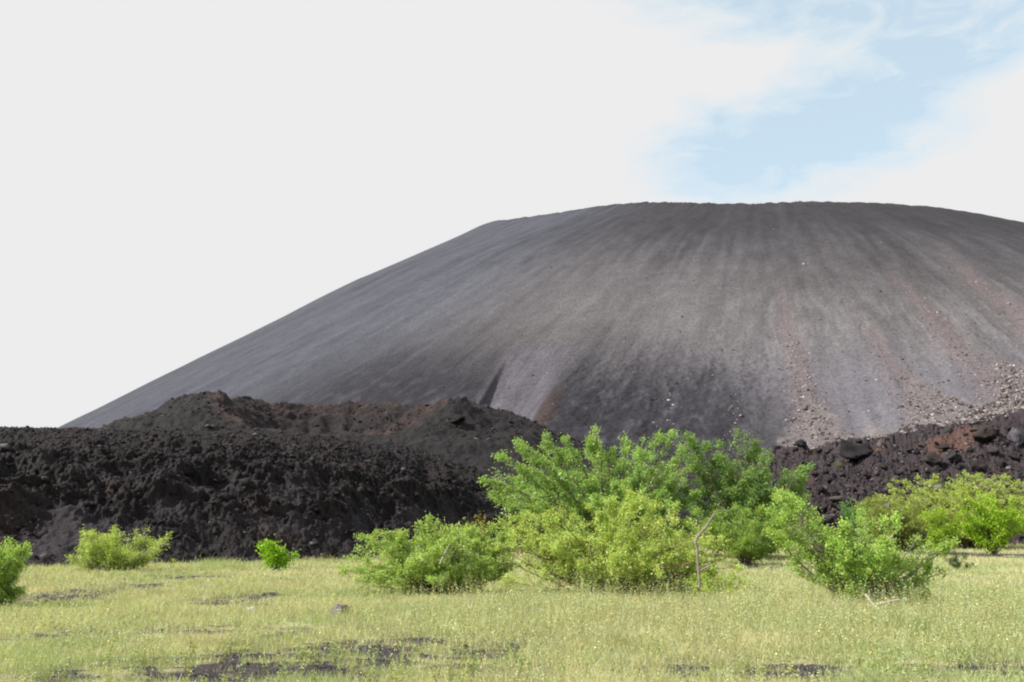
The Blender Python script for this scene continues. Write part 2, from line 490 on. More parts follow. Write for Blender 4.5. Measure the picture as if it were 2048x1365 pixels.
def build_lava():
    az = np.concatenate([np.linspace(-36, -31, 40)[:-1], np.linspace(-31, 4, 850)[:-1], np.linspace(4, 12, 150)[:-1], np.linspace(12, 32, 460)[:-1], np.linspace(32, 36, 20)])
    t = np.concatenate([np.linspace(-0.08, 1.05, 330), 1.05 + np.geomspace(0.01, 1, 230) * 7.5])
    A, T = np.meshgrid(az, t)
    d0 = np.interp(A, L_AZ, L_D0); w = np.interp(A, L_AZ, L_W)
    d = d0 + T * w
    zb, u = lava_base(A, d)
    x = d * np.sin(np.radians(A)); y = d * np.cos(np.radians(A)); z = zb.copy()
    rough = sstep(-0.02, 0.10, u)
    left = sstep(4, -2, A)
    # spurs and gullies of the face
    face = sstep(0.07, 0.22, u) * sstep(0.75, 0.40, u)
    wx = x + 1.2 * perlin(x * .3, y * .3, z * .3 + 5); wy = y + 1.2 * perlin(x * .3, y * .3, z * .3 + 9)
    g = perlin(wx * 0.17, wy * 0.13, z * 0.22 + 3.3); g2 = perlin(wx * 0.42, wy * 0.3, z * 0.40 + 7.7)
    g0 = perlin(x * 0.085 + 0.3 * g, y * 0.05, 6.6)
    spur = (0.45 - 1.3 * np.abs(g)) + 0.55 * (0.30 - np.abs(g2)) + 0.9 * (0.30 - np.abs(g0))
    dust = sstep(0.12, 0.45, np.abs(g) + 0.3 * perlin(x * .5, y * .5, z * .5)) * sstep(0.02, 0.08, u) * sstep(0.42, 0.22, u) * left
    rgd = fbm(wx * 0.42, wy * 0.42, z * 0.62, 5, 0.66)
    pits = sstep(0.25, 0.65, perlin(wx * 0.30, wy * 0.30, z * 0.45 + 21)) * face
    rub = billow(x * 1.1, y * 1.1, z * 1.1, 3, 0.65)
    fine = fbm(x * 3.1, y * 3.1, z * 3.1, 3, 0.7)
    amp = rough * (1 - 0.60 * dust)
    disp = left * face * (1.35 * spur - 0.8 * pits) + amp * (rgd * (0.22 + 0.48 * face) + 0.50 * (0.45 - rub) + 0.16 * fine)
    right = sstep(6, 14, A)
    disp = disp + right * rough * (1.7 * (0.42 - billow(x * 0.42, y * 0.42, z * .5, 4, .65)) + 1.9 * fbm(x * 0.17, y * 0.17, 4.0, 5, 0.6) + 0.9 * sstep(0.25, 0.5, perlin(x * 0.12, y * 0.12, 7.0)))
    far = sstep(80, 140, d) * left
    disp = disp * (1 - 0.5 * far)
    # push outward and up
    x = x - disp * 0.55 * face * np.sin(np.radians(A)); y = y - disp * 0.55 * face * np.cos(np.radians(A)); z = z + disp * (0.85 - 0.35 * face) - 0.15
    z = np.where(u < -0.01, np.minimum(z, -0.2), z)
    n = fbm(x * 0.22, y * 0.22, z * 0.22, 4)
    n2 = fbm(x * 0.9, y * 0.9, z * 0.9, 3)
    c = np.empty(x.shape + (3,)); c[:] = (0.0178, 0.0142, 0.0156)
    c = c * (1 + 0.35 * n2[..., None])
    k = (0.7 * dust)[..., None]
    c = c * (1 - k) + np.array([0.031, 0.0255, 0.031]) * k
    red = (sstep(0.45, 0.8, n) * 0.4)[..., None]
    c = c * (1 - red) + np.array([0.034, 0.022, 0.019]) * red
    # right field: greyer, with a rust red ash bank
    rt = right[..., None]
    c = c * (1 + rt * np.array([1.0, 0.9, 0.95]))
    for px, py, dd, sx, sy in ((24.8, 155, 0, 1.5, 12.0), (20.8, 152, 0, 0.8, 4.0)):
        q = ((A - px) / sx) ** 2 + ((d - py) / sy) ** 2
        m = (1 - sstep(0.5, 1.2, q + 0.5 * n2))[..., None] * 0.9
        c = c * (1 - m) + np.array([0.092, 0.050, 0.040]) * m
    c = np.clip(c, 0.005, 0.3)
    V = np.stack([x, y, z], -1)
    me = mesh_np('lava_flow', V.reshape(-1, 3), grid_faces(len(t), len(az)), c.reshape(-1, 3), False)
    tag(put('lava_terrain', me, M_LAVA), 'black rubbly wall and field of hardened lava at the foot of the cone', 'lava flow', kind='structure')
    LAVA.update(V=V, A=A, u=u, dust=dust, d=d)


build_lava()

# ------------------------------------------------------------------ small breached crater mound on the flow
MX, MY, MR = -17.8, 96.5, 12.4


def mound_height(x, y):
    dx = x - MX; dy = y - MY
    r = np.hypot(dx, dy); th = np.degrees(np.arctan2(dx, -dy))          # 0 faces the camera, + to the right
    wob = 1 + 0.10 * perlin(th * 0.02, 3.3, 1.0) + 0.04 * perlin(np.cos(np.radians(th)) * 2.5, np.sin(np.radians(th)) * 2.5, 4.0)
    rr = r / wob
    rim = np.interp(th, [-180, -150, -118, -95, -75, -50, -25, 0, 30, 55, 75, 95, 120, 150, 180], [15.9, 15.6, 15.4, 15.5, 15.0, 13.2, 10.6, 9.8, 10.2, 12.2, 13.9, 14.5, 14.9, 15.5, 15.9])
    out = rim - 0.36 * np.maximum(rr - MR, 0) - 0.004 * np.maximum(rr - MR, 0) ** 2
    inn = np.maximum(rim - 0.80 * (MR - rr), 8.2 + 0.02 * rr)
    z = np.where(rr > MR, out, inn) - 0.35 * np.exp(-((rr - MR) / 1.2) ** 2)
    return z, rr, th, rim


def build_mound():
    gx = np.linspace(-52, 20, 560); gy = np.linspace(72, 130, 400)
    X, Y = np.meshgrid(gx, gy)
    z, rr, th, rim = mound_height(X, Y)
    inner = (rr < MR)
    wall = inner * sstep(8.4, 9.5, z)
    z = z + 0.55 * fbm(X * 0.20, Y * 0.20, z * 0.3, 3) + 0.30 * fbm(X * 0.8, Y * 0.8, z * .8, 4, .65) 
    z = z + wall * 0.55 * perlin(th * 0.10, z * 0.5, 2.0)
    # a knot of dark rock on the right shoulder
    q = np.exp(-(((X + 4.9) / 1.6) ** 2 + ((Y - 90.0) / 1.5) ** 2)); z = z + 1.4 * q * (0.7 + 0.9 * (0.5 - billow(X * .9, Y * .9, 0, 2)))
    n = fbm(X * 0.25, Y * 0.25, 3.0, 4); n2 = fbm(X * 1.1, Y * 1.1, 5.0, 3)
    c = np.empty(X.shape + (3,)); c[:] = (0.0155, 0.0135, 0.0148)
    c = c * (1 + 0.30 * n2[..., None])
    strat = sstep(0.0, 0.5, perlin(X * .05, Y * .05, z * 1.6) + 0.4 * n)
    k = (wall * (0.2 + 0.5 * strat))[..., None]
    c = c * (1 - k) + np.array([0.037, 0.026, 0.025]) * k
    f = (inner * (1 - sstep(8.6, 11.0, z)) * 0.6)[..., None]
    c = c * (1 - f) + np.array([0.028, 0.023, 0.028]) * f
    rimb = (np.exp(-((rr - MR) / 1.1) ** 2) * sstep(0.0, 0.4, n + 0.25) * 0.5)[..., None]
    c = c * (1 - rimb) + np.array([0.066, 0.040, 0.033]) * rimb
    redl = (sstep(-105, -80, th) * sstep(-40, -62, th) * 0 + np.exp(-(((X + 41) / 5.5) ** 2 + ((Y - 96) / 7) ** 2)) * 0.75 * sstep(-0.3, 0.3, n))[..., None]
    c = c * (1 - redl) + np.array([0.048, 0.026, 0.025]) * redl
    kn = q[..., None] * 0.8
    c = c * (1 - kn) + np.array([0.014, 0.013, 0.014]) * kn
    V = np.stack([X, Y, z], -1)
    me = mesh_np('crater_mound', V.reshape(-1, 3), grid_faces(len(gy), len(gx)), np.clip(c, 0.008, .3).reshape(-1, 3), False)
    tag(put('crater_hill', me, M_LAVA), 'low dark breached crater mound with rusty rim on top of the black lava', 'crater mound', kind='structure')
    LAVA['mound'] = V


build_mound()


# ------------------------------------------------------------------ rocks
def rock_shape(seed, sub, rough=0.35):
    """an angular block: the hull of a few random points, larger ones cut finer and broken up"""
    import bmesh
    rs = np.random.RandomState(seed)
    P = rs.normal(size=(9 if sub < 2 else 15, 3)); P /= np.linalg.norm(P, axis=1)[:, None]
    P = P * rs.uniform(0.7, 1.1, (len(P), 1)) * rs.uniform(0.7, 1.2, 3)
    bm = bmesh.new()
    for p in P: bm.verts.new(p)
    r = bmesh.ops.convex_hull(bm, input=bm.verts)
    bmesh.ops.delete(bm, geom=[v for v in bm.verts if not v.link_faces], context='VERTS')
    if sub >= 2:
        bmesh.ops.subdivide_edges(bm, edges=bm.edges[:], cuts=3 if sub == 2 else 7, use_grid_fill=True)
        bmesh.ops.triangulate(bm, faces=bm.faces[:])
    bm.verts.index_update()
    V = np.array([v.co[:] for v in bm.verts]); Fc = np.array([[v.index for v in f.verts] for f in bm.faces]); bm.free()
    if sub >= 2:
        o = rs.uniform(-50, 50, 3)
        k = 1 + rough * (0.55 * (0.45 - billow(V[:, 0] * 1.5 + o[2], V[:, 1] * 1.5 + o[0], V[:, 2] * 1.5 + o[1], 4, 0.62)) + 0.5 * perlin(V[:, 0] * 1.1 + o[0], V[:, 1] * 1.1 + o[1], V[:, 2] * 1.1 + o[2]))
        V = V * k[:, None]
    return V, Fc


def rot_mats(rs, n):
    q = rs.normal(size=(n, 4)); q /= np.linalg.norm(q, axis=1)[:, None]
    w, x, y, z = q.T
    return np.stack([1 - 2 * (y * y + z * z), 2 * (x * y - z * w), 2 * (x * z + y * w), 2 * (x * y + z * w), 1 - 2 * (x * x + z * z), 2 * (y * z - x * w), 2 * (x * z - y * w), 2 * (y * z + x * w), 1 - 2 * (x * x + y * y)], -1).reshape(n, 3, 3)


def rock_mass(name, P, S, Cc, seed, sub=1, label='', cat='rubble'):
    rs = np.random.RandomState(seed)
    Vs = []; Fs = []; Cs = []; off = 0
    which = rs.randint(0, 8, len(P))
    for k in range(8):
        V0, F0 = rock_shape(seed * 10 + k, sub)
        idx = np.where(which == k)[0]
        if not len(idx): continue
        Rm = rot_mats(rs, len(idx))
        V = np.einsum('nij,vj->nvi', Rm, V0) * S[idx][:, None, None]
        V[..., 2] *= 0.8
        V = V + P[idx][:, None, :]
        Vs.append(V.reshape(-1, 3)); Fs.append((F0[None] + (np.arange(len(idx)) * len(V0))[:, None, None] + off).reshape(-1, 3))
        Cs.append(np.repeat(Cc[idx], len(V0), 0)); off += len(idx) * len(V0)
    me = mesh_np(name, np.concatenate(Vs), np.concatenate(Fs), np.concatenate(Cs), False)
    return tag(put(name, me, M_ROCK), label, cat, kind='stuff')


def tones(rs, n, pal, wts, jit=0.25):
    pal = np.array(pal); i = rs.choice(len(pal), n, p=np.array(wts) / sum(wts))
    return np.clip(pal[i] * (1 + jit * rs.normal(size=(n, 1))), 0.008, 0.6)


def scatter_rocks():
    rs = np.random.RandomState(11)
    V = LAVA['V']; u = LAVA['u']; A = LAVA['A']; dust = LAVA['dust']; d = LAVA['d']
    # clinker over the black wall
    wgt = ((u > 0.05) & (u < 1.6) & (A < 5) & (A > -31)) * (1 - 0.93 * dust) * d
    wgt = (wgt / wgt.sum()).ravel(); idx = rs.choice(wgt.size, 20000, p=wgt)
    S = 0.03 + 0.06 * rs.gamma(1.0, 1.0, 20000); S = np.minimum(S, 0.5)
    Cc = tones(rs, 20000, [(0.014, 0.0125, 0.013), (0.022, 0.019, 0.020), (0.03, 0.021, 0.019), (0.085, 0.08, 0.08)], [6, 4, 1.2, 0.35])
    rock_mass('lava_rubble', V.reshape(-1, 3)[idx], S, Cc, 3, 1, 'loose black clinker covering the lava wall', 'rubble')
    # blocks over the right field
    wgt = ((u > 0.02) & (A > 7) & (A < 31) & (d < 192)) * d ** 1.0
    wgt = (wgt / wgt.sum()).ravel(); n = 24000; idx = rs.choice(wgt.size, n, p=wgt)
    S = 0.07 + 0.13 * rs.gamma(1.0, 1.0, n); S = np.minimum(S, 0.9)
    Cc = tones(rs, n, [(0.016, 0.014, 0.015), (0.034, 0.029, 0.030), (0.062, 0.047, 0.044), (0.115, 0.104, 0.105)], [5, 4, 1.5, 1.0])
    rock_mass('field_rubble', V.reshape(-1, 3)[idx], S, Cc, 5, 1, 'tumbled dark lava blocks of the field right of the trees', 'rubble')
    # clinker on the mound
    Vm = LAVA['mound']; zl, _, _, _ = mound_height(Vm[..., 0], Vm[..., 1])
    wgt = ((zl > 9.2) & (Vm[..., 1] < 112)).astype(float).ravel(); wgt /= wgt.sum(); idx = rs.choice(wgt.size, 2600, p=wgt)
    S = 0.06 + 0.07 * rs.gamma(1.1, 1.0, 2600)
    Cc = tones(rs, 2600, [(0.016, 0.014, 0.015), (0.028, 0.023, 0.023), (0.05, 0.032, 0.027), (0.11, 0.10, 0.10)], [6, 3, 1, .3])
    rock_mass('mound_rubble', Vm.reshape(-1, 3)[idx], S, Cc, 7, 1, 'loose dark stones on the crater mound', 'rubble')
    # stones over the cone
    n = 13000
    ph = rs.uniform(-26, 14, n); s = 40 + 150 * rs.beta(2.6, 1.2, n)
    keep = rs.rand(n) < (0.08 + 0.92 * sstep(-20, -8, ph)) ; ph = ph[keep]; s = s[keep]
    x, y, z = cone_point(ph, s); S = 0.04 + 0.07 * rs.gamma(1.0, 1.0, len(ph)); S = np.minimum(S, .6)
    Cc = tones(rs, len(ph), [(0.032, 0.030, 0.033), (0.055, 0.050, 0.05), (0.12, 0.095, 0.085), (0.30, 0.28, 0.26)], [5, 5, 1.5, 0.6])
    rock_mass('cinder_rubble', np.stack([x, y, z], -1), S, Cc, 9, 1, 'small stones strewn over the cinder cone', 'rubble')
    # scree chutes and the apron at their feet
    P = []; S = []
    for p0, p1, s0, w, n in ((0.6, 1.2, 112, 0.40, 3600), (4.1, 5.1, 132, 0.6, 5000), (7.4, 7.4, 100, 0.65, 6000), (11.9, 11.0, 85, 0.9, 5000), (-1.4, -1.2, 125, 0.25, 350), (-3.6, -3.4, 120, 0.3, 350)):
        q = rs.beta(1.9, 1.0, n); s = s0 + q * (186 - s0)
        ph = p0 + (p1 - p0) * (s - s0) / 70 + rs.normal(size=n) * w * (0.45 + 0.55 * q)
        P.append((ph, s)); S.append(0.05 + (0.03 + 0.075 * q) * rs.gamma(1.1, 1.0, n))
    n = 28000
    ph = rs.uniform(-1, 13, n); toe = TOE(ph)
    tri = np.min([np.abs(ph - c) for c in (1.2, 5.0, 8.4, 11)], 0)
    s = toe + 3 - rs.rand(n) * (2.5 + 15 * np.exp(-(tri / 0.8) ** 2) + 5 * sstep(4, 8, ph))
    P.append((ph, s)); S.append(0.065 + 0.095 * rs.gamma(1.0, 1.0, n) * (0.6 + 0.7 * sstep(3, 8, ph)))
    ph = np.concatenate([q[0] for q in P]); s = np.concatenate([q[1] for q in P]); S = np.minimum(np.concatenate(S), 1.1)
    x, y, z = cone_point(ph, s)
    az = np.degrees(np.arctan2(x, y)); zl, _ = lava_base(az, np.hypot(x, y))
    z = np.maximum(z, zl + 0.1)
    Cc = tones(rs, len(ph), [(0.060, 0.050, 0.050), (0.13, 0.104, 0.098), (0.20, 0.175, 0.170), (0.30, 0.28, 0.275)], [3.5, 5, 4, 1.5])
    rock_mass('scree_rubble', np.stack([x, y, z], -1), S, Cc, 13, 1, 'pale rusty scree running down the cone and piled at its foot', 'scree')
    return rs


scatter_rocks()

ROCKS = {}


def rock_mesh(kind, seed, col, sub=3, rough=0.4):
    V, Fc = rock_shape(seed, sub, rough)
    n = perlin(V[:, 0] * 2, V[:, 1] * 2, V[:, 2] * 2)[:, None]
    return mesh_np(kind, V, Fc, np.array(col) * (1 + 0.35 * n), False)


def terrain_at(px, py):
    """the lava surface point seen in a given direction"""
    r = ray(px, py); r = r / np.linalg.norm(r)
    best = None
    for key in ('V', 'mound'):
        Q = (LAVA[key] - EYE).reshape(-1, 3)
        t = Q @ r; dd = np.linalg.norm(Q - t[:, None] * r, axis=1) / np.maximum(t, 1)
        ok = np.where(dd < 0.0016)[0]
        if len(ok):
            i = ok[t[ok].argmin()]
            if best is None or t[i] < best[0]: best = (t[i], Q[i] + EYE)
    if best is None:
        Q = (LAVA['V'] - EYE).reshape(-1, 3); t = Q @ r; dd = np.linalg.norm(Q - t[:, None] * r, axis=1) / np.maximum(t, 1)
        i = dd.argmin(); best = (t[i], Q[i] + EYE)
    return best[1], best[0]


def boulder(name, px, py, w, h, col, label, cat='boulder', group=None, seed=0, p=None, dist=None, sub=3, rough=0.4, me=None):
    if p is None: p, dist = terrain_at(px, py)
    m = (p[1] * CP + (p[2] - 1.7) * SP) / F
    if me is None: me = rock_mesh(name, seed, col, sub, rough)
    o = put(name, me, M_ROCK)
    sx = w * m / 2; sz = h * m / 2
    o.location = (p[0], p[1] + sx * 0.2, p[2] + sz * 0.45)
    o.scale = (sx, sx * 0.9, sz)
    o.rotation_euler = (0, 0, (seed * 1.7) % 6.28)
    return tag(o, label, cat, group)


def place_boulders():
    dk = (0.018, 0.016, 0.017); br = (0.032, 0.025, 0.023); gr = (0.10, 0.09, 0.095); pk = (0.13, 0.107, 0.098)
    boulder('lava_outcrop', 1712, 922, 74, 62, (0.016, 0.014, 0.015), 'tall jagged black lava outcrop with a shadowed hollow, left of the rust red ash bank', 'lava outcrop', seed=31, sub=4, rough=0.5)
    boulder('lava_outcrop', 1968, 880, 66, 54, br, 'large brown lava outcrop standing at the right end of the rust red ash bank', 'lava outcrop', seed=8, sub=4, rough=0.6)
    boulder('lava_boulder', 1868, 926, 44, 34, (0.042, 0.033, 0.031), 'leaning brown block of lava below the rust red ash bank', 'boulder', seed=5)
    boulder('lava_boulder', 1908, 922, 40, 36, (0.03, 0.028, 0.03), 'grey black knobbly boulder just right of the leaning brown block', 'boulder', seed=6)
    boulder('lava_boulder', 2036, 884, 48, 46, (0.085, 0.08, 0.092), 'big bluish grey boulder at the right edge of the lava field', 'boulder', seed=9)
    boulder('lava_boulder', 1990, 868, 30, 24, (0.045, 0.042, 0.05), 'small bluish boulder in front of the big bluish grey one', 'boulder', seed=12)
    boulder('lava_boulder', 1962, 940, 46, 36, (0.02, 0.016, 0.015), 'square black block behind the flat topped yellow green acacia', 'boulder', seed=14)
    boulder('lava_boulder', 1760, 890, 24, 26, (0.12, 0.10, 0.095), 'single pale upright boulder at the upper edge of the dark lava field', 'boulder', seed=15)
    boulder('lava_boulder', 1604, 890, 30, 22, dk, 'dark boulder at the lower end of the first scree chute', 'boulder', seed=16)
    boulder('lava_boulder', 418, 853, 19, 8, (0.18, 0.155, 0.14), 'flat pale tan boulder lying on the crest of the black lava wall', 'boulder', seed=17)
    boulder('lava_boulder', 912, 842, 46, 24, (0.010, 0.009, 0.0095), 'knot of black rock on the right shoulder of the crater mound', 'boulder', seed=18, rough=0.6)
    rs = np.random.RandomState(5)
    # repeats: dark blocks of the field
    sh = [rock_mesh('lava_block', 40 + k, c, 2, 0.45) for k, c in enumerate([dk, br, (0.038, 0.034, 0.036), dk, (0.055, 0.046, 0.043)])]
    spots = [(1640, 905, 22), (1665, 922, 24), (1685, 950, 20), (1660, 962, 22), (1700, 975, 26), (1735, 955, 24), (1765, 935, 24), (1790, 920, 22), (1820, 905, 20), (1845, 895, 18),
             (1800, 950, 22), (1830, 940, 20), (1770, 965, 22), (1640, 985, 28), (1672, 1000, 30), (1700, 1010, 26), (1690, 1035, 30), (1660, 1040, 26), (1925, 940, 26), (1990, 905, 34),
             (2010, 935, 32), (2030, 915, 30), (1940, 900, 26), (1895, 900, 24), (1740, 905, 20), (1720, 885, 18), (1590, 900, 20), (1570, 915, 20), (1610, 930, 20), (1945, 862, 20),
             (2020, 860, 20), (1900, 865, 18), (1860, 870, 16), (1780, 880, 16), (1630, 950, 24), (1715, 950, 22)]
    for i, (px, py, w) in enumerate(spots):
        boulder('lava_block', px, py, w * rs.uniform(.9, 1.2), w * rs.uniform(.65, .95), None, 'dark rough lava block among the rubble right of the green trees', 'boulder', 'dark lava blocks right of the trees', seed=i, me=sh[i % 5])
    # repeats: pale boulders of the scree apron
    sh = [rock_mesh('scree_boulder', 60 + k, c, 2, 0.32) for k, c in enumerate([gr, pk, (0.155, 0.143, 0.137), (0.10, 0.08, 0.074), (0.18, 0.16, 0.155)])]
    for i in range(110):
        ph = rs.choice([rs.uniform(4.0, 12), rs.normal(1.2, .35), rs.normal(5.1, .6), rs.normal(8.6, .9)], p=[.4, .12, .23, .25])
        s = float(TOE(ph)) + rs.uniform(-8, 2)
        x, y, z = cone_point(np.array([ph]), np.array([s])); d = math.hypot(x[0], y[0])
        zl, _ = lava_base(np.degrees(np.arctan2(x, y)), np.hypot(x, y))
        w = rs.uniform(5, 12) * (1.25 if ph > 6 else 0.85)
        boulder('scree_boulder', 0, 0, w, w * rs.uniform(.7, .95), None, 'pale rounded boulder in the scree along the foot of the cone', 'boulder', 'pale boulders in the scree', seed=i, p=(x[0], y[0], max(z[0], zl[0])), dist=d, me=sh[i % 5])
    # stones in the meadow
    for px, py, w, h, col, lab in ((668, 1225, 50, 34, (0.13, 0.105, 0.115), 'mauve grey rounded stone half sunk in the meadow grass'),
                                   (505, 1216, 24, 10, (0.42, 0.41, 0.38), 'small white stone beside the bare ash strip in the left meadow'),
                                   (190, 1336, 24, 10, (0.42, 0.39, 0.35), 'small flat whitish stone near the bottom left of the meadow'),
                                   (104, 1360, 26, 14, (0.30, 0.30, 0.30), 'grey stone at the bottom left corner of the photo'),
                                   (92, 1196, 18, 14, (0.02, 0.018, 0.018), 'little black lava stone on the ash strip by the left edge bush'),
                                   (692, 1134, 22, 8, (0.04, 0.036, 0.036), 'low black stone left of the round green bush'),
                                   (520, 1294, 18, 10, (0.25, 0.2, 0.2), 'small pinkish stone on the edge of the bare ash strip')):
        g = gp(px, py + h * .4); d = math.hypot(*g)
        boulder('meadow_stone', px, py, w * 1.2, h * 1.3, col, lab, 'stone', seed=px % 50, p=(g[0], g[1], float(ground_z(np.array([g[0]]), np.array([g[1]]))[0])), dist=d)


place_boulders()


# ------------------------------------------------------------------ plants
def tube(pts, rad, k=5):
    pts = np.asarray(pts, float); n = len(pts)
    t = np.gradient(pts, axis=0); t /= np.maximum(np.linalg.norm(t, axis=1), 1e-9)[:, None]
    up = np.where(np.abs(t[:, 2:3]) > 0.9, np.array([[1.0, 0, 0]]), np.array([[0, 0, 1.0]]))
    a = np.cross(t, up); a /= np.maximum(np.linalg.norm(a, axis=1), 1e-9)[:, None]; b = np.cross(t, a)
    ang = np.arange(k) * 2 * np.pi / k
    V = pts[:, None] + rad[:, None, None] * (np.cos(ang)[None, :, None] * a[:, None] + np.sin(ang)[None, :, None] * b[:, None])
    return V.reshape(-1, 3), grid_faces(n, k, True)


class Bag:
    def __init__(s): s.V = []; s.F = []; s.C = []; s.n = 0

    def add(s, V, Fc, c):
        s.V.append(V); s.F.append(Fc + s.n); s.n += len(V)
        c = np.asarray(c, float); s.C.append(np.broadcast_to(c, (len(V), 3)) if c.ndim == 1 else c)

    def mesh(s, name, smooth=False):
        return mesh_np(name, np.concatenate(s.V), np.concatenate(s.F), np.concatenate(s.C), smooth)


def leaves(P, D, L, W, col, rs, up=0.5):
    """diamond leaves, one quad each; bent a little along the midrib"""
    n = len(P)
    D = D / np.maximum(np.linalg.norm(D, axis=1), 1e-9)[:, None]
    N = rs.normal(size=(n, 3)); N[:, 2] += up * 2.2
    Wv = np.cross(D, N); Wv /= np.maximum(np.linalg.norm(Wv, axis=1), 1e-9)[:, None]
    L = L[:, None]; W = W[:, None]
    V = np.stack([P, P + D * L * 0.55 + Wv * W * 0.5, P + D * L, P + D * L * 0.55 - Wv * W * 0.5], 1)
    V[:, 2, 2] -= 0.12 * L[:, 0]
    Fc = np.arange(4 * n).reshape(n, 4)
    return V.reshape(-1, 3), Fc, np.repeat(col, 4, 0)


def plant(name, label, cat, base_px, tips_px, seed, col, leaf=(0.05, 0.025), n_leaf=20000, fill=40, depth=0.8, sec=7, spread=0.8, uplift=0.3, flat=1.0, bark=(0.16, 0.135, 0.11),
          rad=0.03, droop=0.0, trunk='stems', crown='foliage', dry=0.04, dist=None, group=None, dense=0.25, tuft=1.0, z0=None, bend=0.35, colvar=0.18, hollow=0.0, puff_k=1.0, gap=0.0, layer=1.4, tuft_n=1.0, sec_len=1.0):
    leaf = (leaf[0] * 0.86, leaf[1] * 0.82); n_leaf = int(n_leaf * 1.4)
    rs = np.random.RandomState(seed); puff = leaf[0] * 0.75 * puff_k; tuft = tuft * puff_k
    if dist is None: g = gp(*base_px)
    else:
        r = ray(*base_px); g = r[:2] / np.hypot(*r[:2]) * dist
    d = math.hypot(*g); m = (g[1] * CP + (0.5 if z0 is None else z0 - 1.7) * SP) / F
    zb = float(ground_z(np.array([g[0]]), np.array([g[1]]))[0]) if z0 is None else z0
    root = empty(name, (g[0], g[1], zb)); tag(root, label, cat, group)
    bx, by = base_px
    by = 682.5 - F * (-g[1] * SP + (zb - 1.7) * CP) / (g[1] * CP + (zb - 1.7) * SP)
    T = np.array([((x - bx) * m, 0.0, (by - y) * m - min(leaf[0] * 0.9, 0.1)) for x, y in tips_px])
    wid = np.ptp(T[:, 0]) / 2; hgt = T[:, 2].max()
    T[:, 1] = rs.uniform(-1, 1, len(T)) * depth * wid * 0.6
    # more shoots behind, in front of and inside the outer ones
    ex = []
    for k in range(fill):
        a, b = T[rs.randint(len(T))], T[rs.randint(len(T))]
        q = rs.rand(); p = a * q + b * (1 - q)
        p = p * np.array([1, 0, 1]) * rs.uniform(0.45, 0.97)
        room = math.sqrt(max(0.05, 1 - (p[0] / (wid * 1.15 + 1e-6)) ** 2))
        p[1] = rs.uniform(-1, 1) * depth * wid * room
        p[2] = max(p[2], 0.12 * hgt)
        ex.append(p)
    T = np.concatenate([T, np.array(ex)]) if ex else T
    wood = Bag(); LP = []; LD = []
    for it, tip in enumerate(T):
        outer = it < len(tips_px)
        st = np.array([rs.normal() * 0.05 * wid, rs.normal() * 0.05 * wid, -0.05])
        Lm = np.linalg.norm(tip - st)
        c1 = st + (tip - st) * 0.45 + np.array([0, 0, (bend + 0.25 * rs.normal()) * 0.22 * Lm]) + rs.normal(size=3) * 0.06 * Lm
        c1[2] = max(c1[2], 0.05 * hgt)
        t = np.linspace(0, 1, 8)[:, None]
        pts = (1 - t) ** 2 * st + 2 * t * (1 - t) * c1 + t * t * tip + rs.normal(size=(8, 3)) * 0.012 * Lm * t
        r0 = rad * (0.5 + 0.6 * rs.rand()) * min(1.3, Lm / (hgt + 1e-6) + 0.3)
        V, Fc = tube(pts, r0 * (1 - 0.85 * t[:, 0]) + 0.002, 5); wood.add(V, Fc, np.array(bark) * rs.uniform(.75, 1.25))
        seg = pts[-1] - pts[-3]; seg /= np.linalg.norm(seg) + 1e-9
        nm = int((110 if outer else 22) * tuft_n); f = rs.uniform(0.5 if outer else 0.3, 1.0, nm) * 7; fi = np.minimum(f.astype(int), 6); fq = (f - fi)[:, None]
        LP.append(pts[fi] * (1 - fq) + pts[fi + 1] * fq + rs.normal(size=(nm, 3)) * puff); LD.append(np.repeat(seg[None], nm, 0))
        nt = 40 if outer else 10
        LP.append(tip + rs.normal(size=(nt, 3)) * puff * 1.0); LD.append(np.repeat(seg[None], nt, 0))
        for k in range(sec):
            tt = rs.uniform(0.28, 0.97); i = min(int(tt * 7), 6); q = tt * 7 - i
            o = pts[i] * (1 - q) + pts[i + 1] * q; dr = pts[i + 1] - pts[i]; dr /= np.linalg.norm(dr) + 1e-9
            dd = dr + rs.normal(size=3) * spread * np.array([1, 1, flat]) + np.array([0, 0, uplift]); dd[2] = dd[2] * flat if flat < 1 else dd[2]; dd /= np.linalg.norm(dd)
            ls = Lm * rs.uniform(0.14, 0.40) * (1.15 - 0.7 * tt) * (0.75 if outer else 1.0) * sec_len
            e = o + dd * ls; e[2] = max(e[2], 0.05 * hgt) - droop * ls
            mid = (o + e) / 2 + rs.normal(size=3) * 0.06 * ls + np.array([0, 0, 0.08 * ls])
            tw = np.stack([o, mid, e])
            V, Fc = tube(tw, np.array([0.30, 0.2, 0.08]) * r0 + 0.0015, 3); wood.add(V, Fc, np.array(bark) * rs.uniform(.75, 1.25))
            ns = 22
            f = rs.uniform(0.15, 1.02, ns)[:, None]
            LP.append((1 - f) ** 2 * o + 2 * f * (1 - f) * mid + f * f * e); LD.append(np.repeat(dd[None], ns, 0))
            for j in range(3):
                o2 = o + (e - o) * rs.uniform(0.3, 0.95); d2 = dd + rs.normal(size=3) * 0.8 * np.array([1, 1, flat]); d2 /= np.linalg.norm(d2)
                e2 = o2 + d2 * ls * rs.uniform(0.25, 0.5)
                f = rs.uniform(0.1, 1.05, 12)[:, None]
                LP.append(o2 + (e2 - o2) * f); LD.append(np.repeat(d2[None], 12, 0))
    P = np.concatenate(LP); D = np.concatenate(LD); LP = LD = None
    # clumps and gaps, and the bare inside near the ground
    kf = 2.6 / (wid + 0.3)
    cl = perlin(P[:, 0] * kf + seed, P[:, 1] * kf, P[:, 2] * kf * layer) + 0.6 * perlin(P[:, 0] * kf * 2.0, P[:, 1] * kf * 2.0 + seed, P[:, 2] * kf * 2.5 * layer)
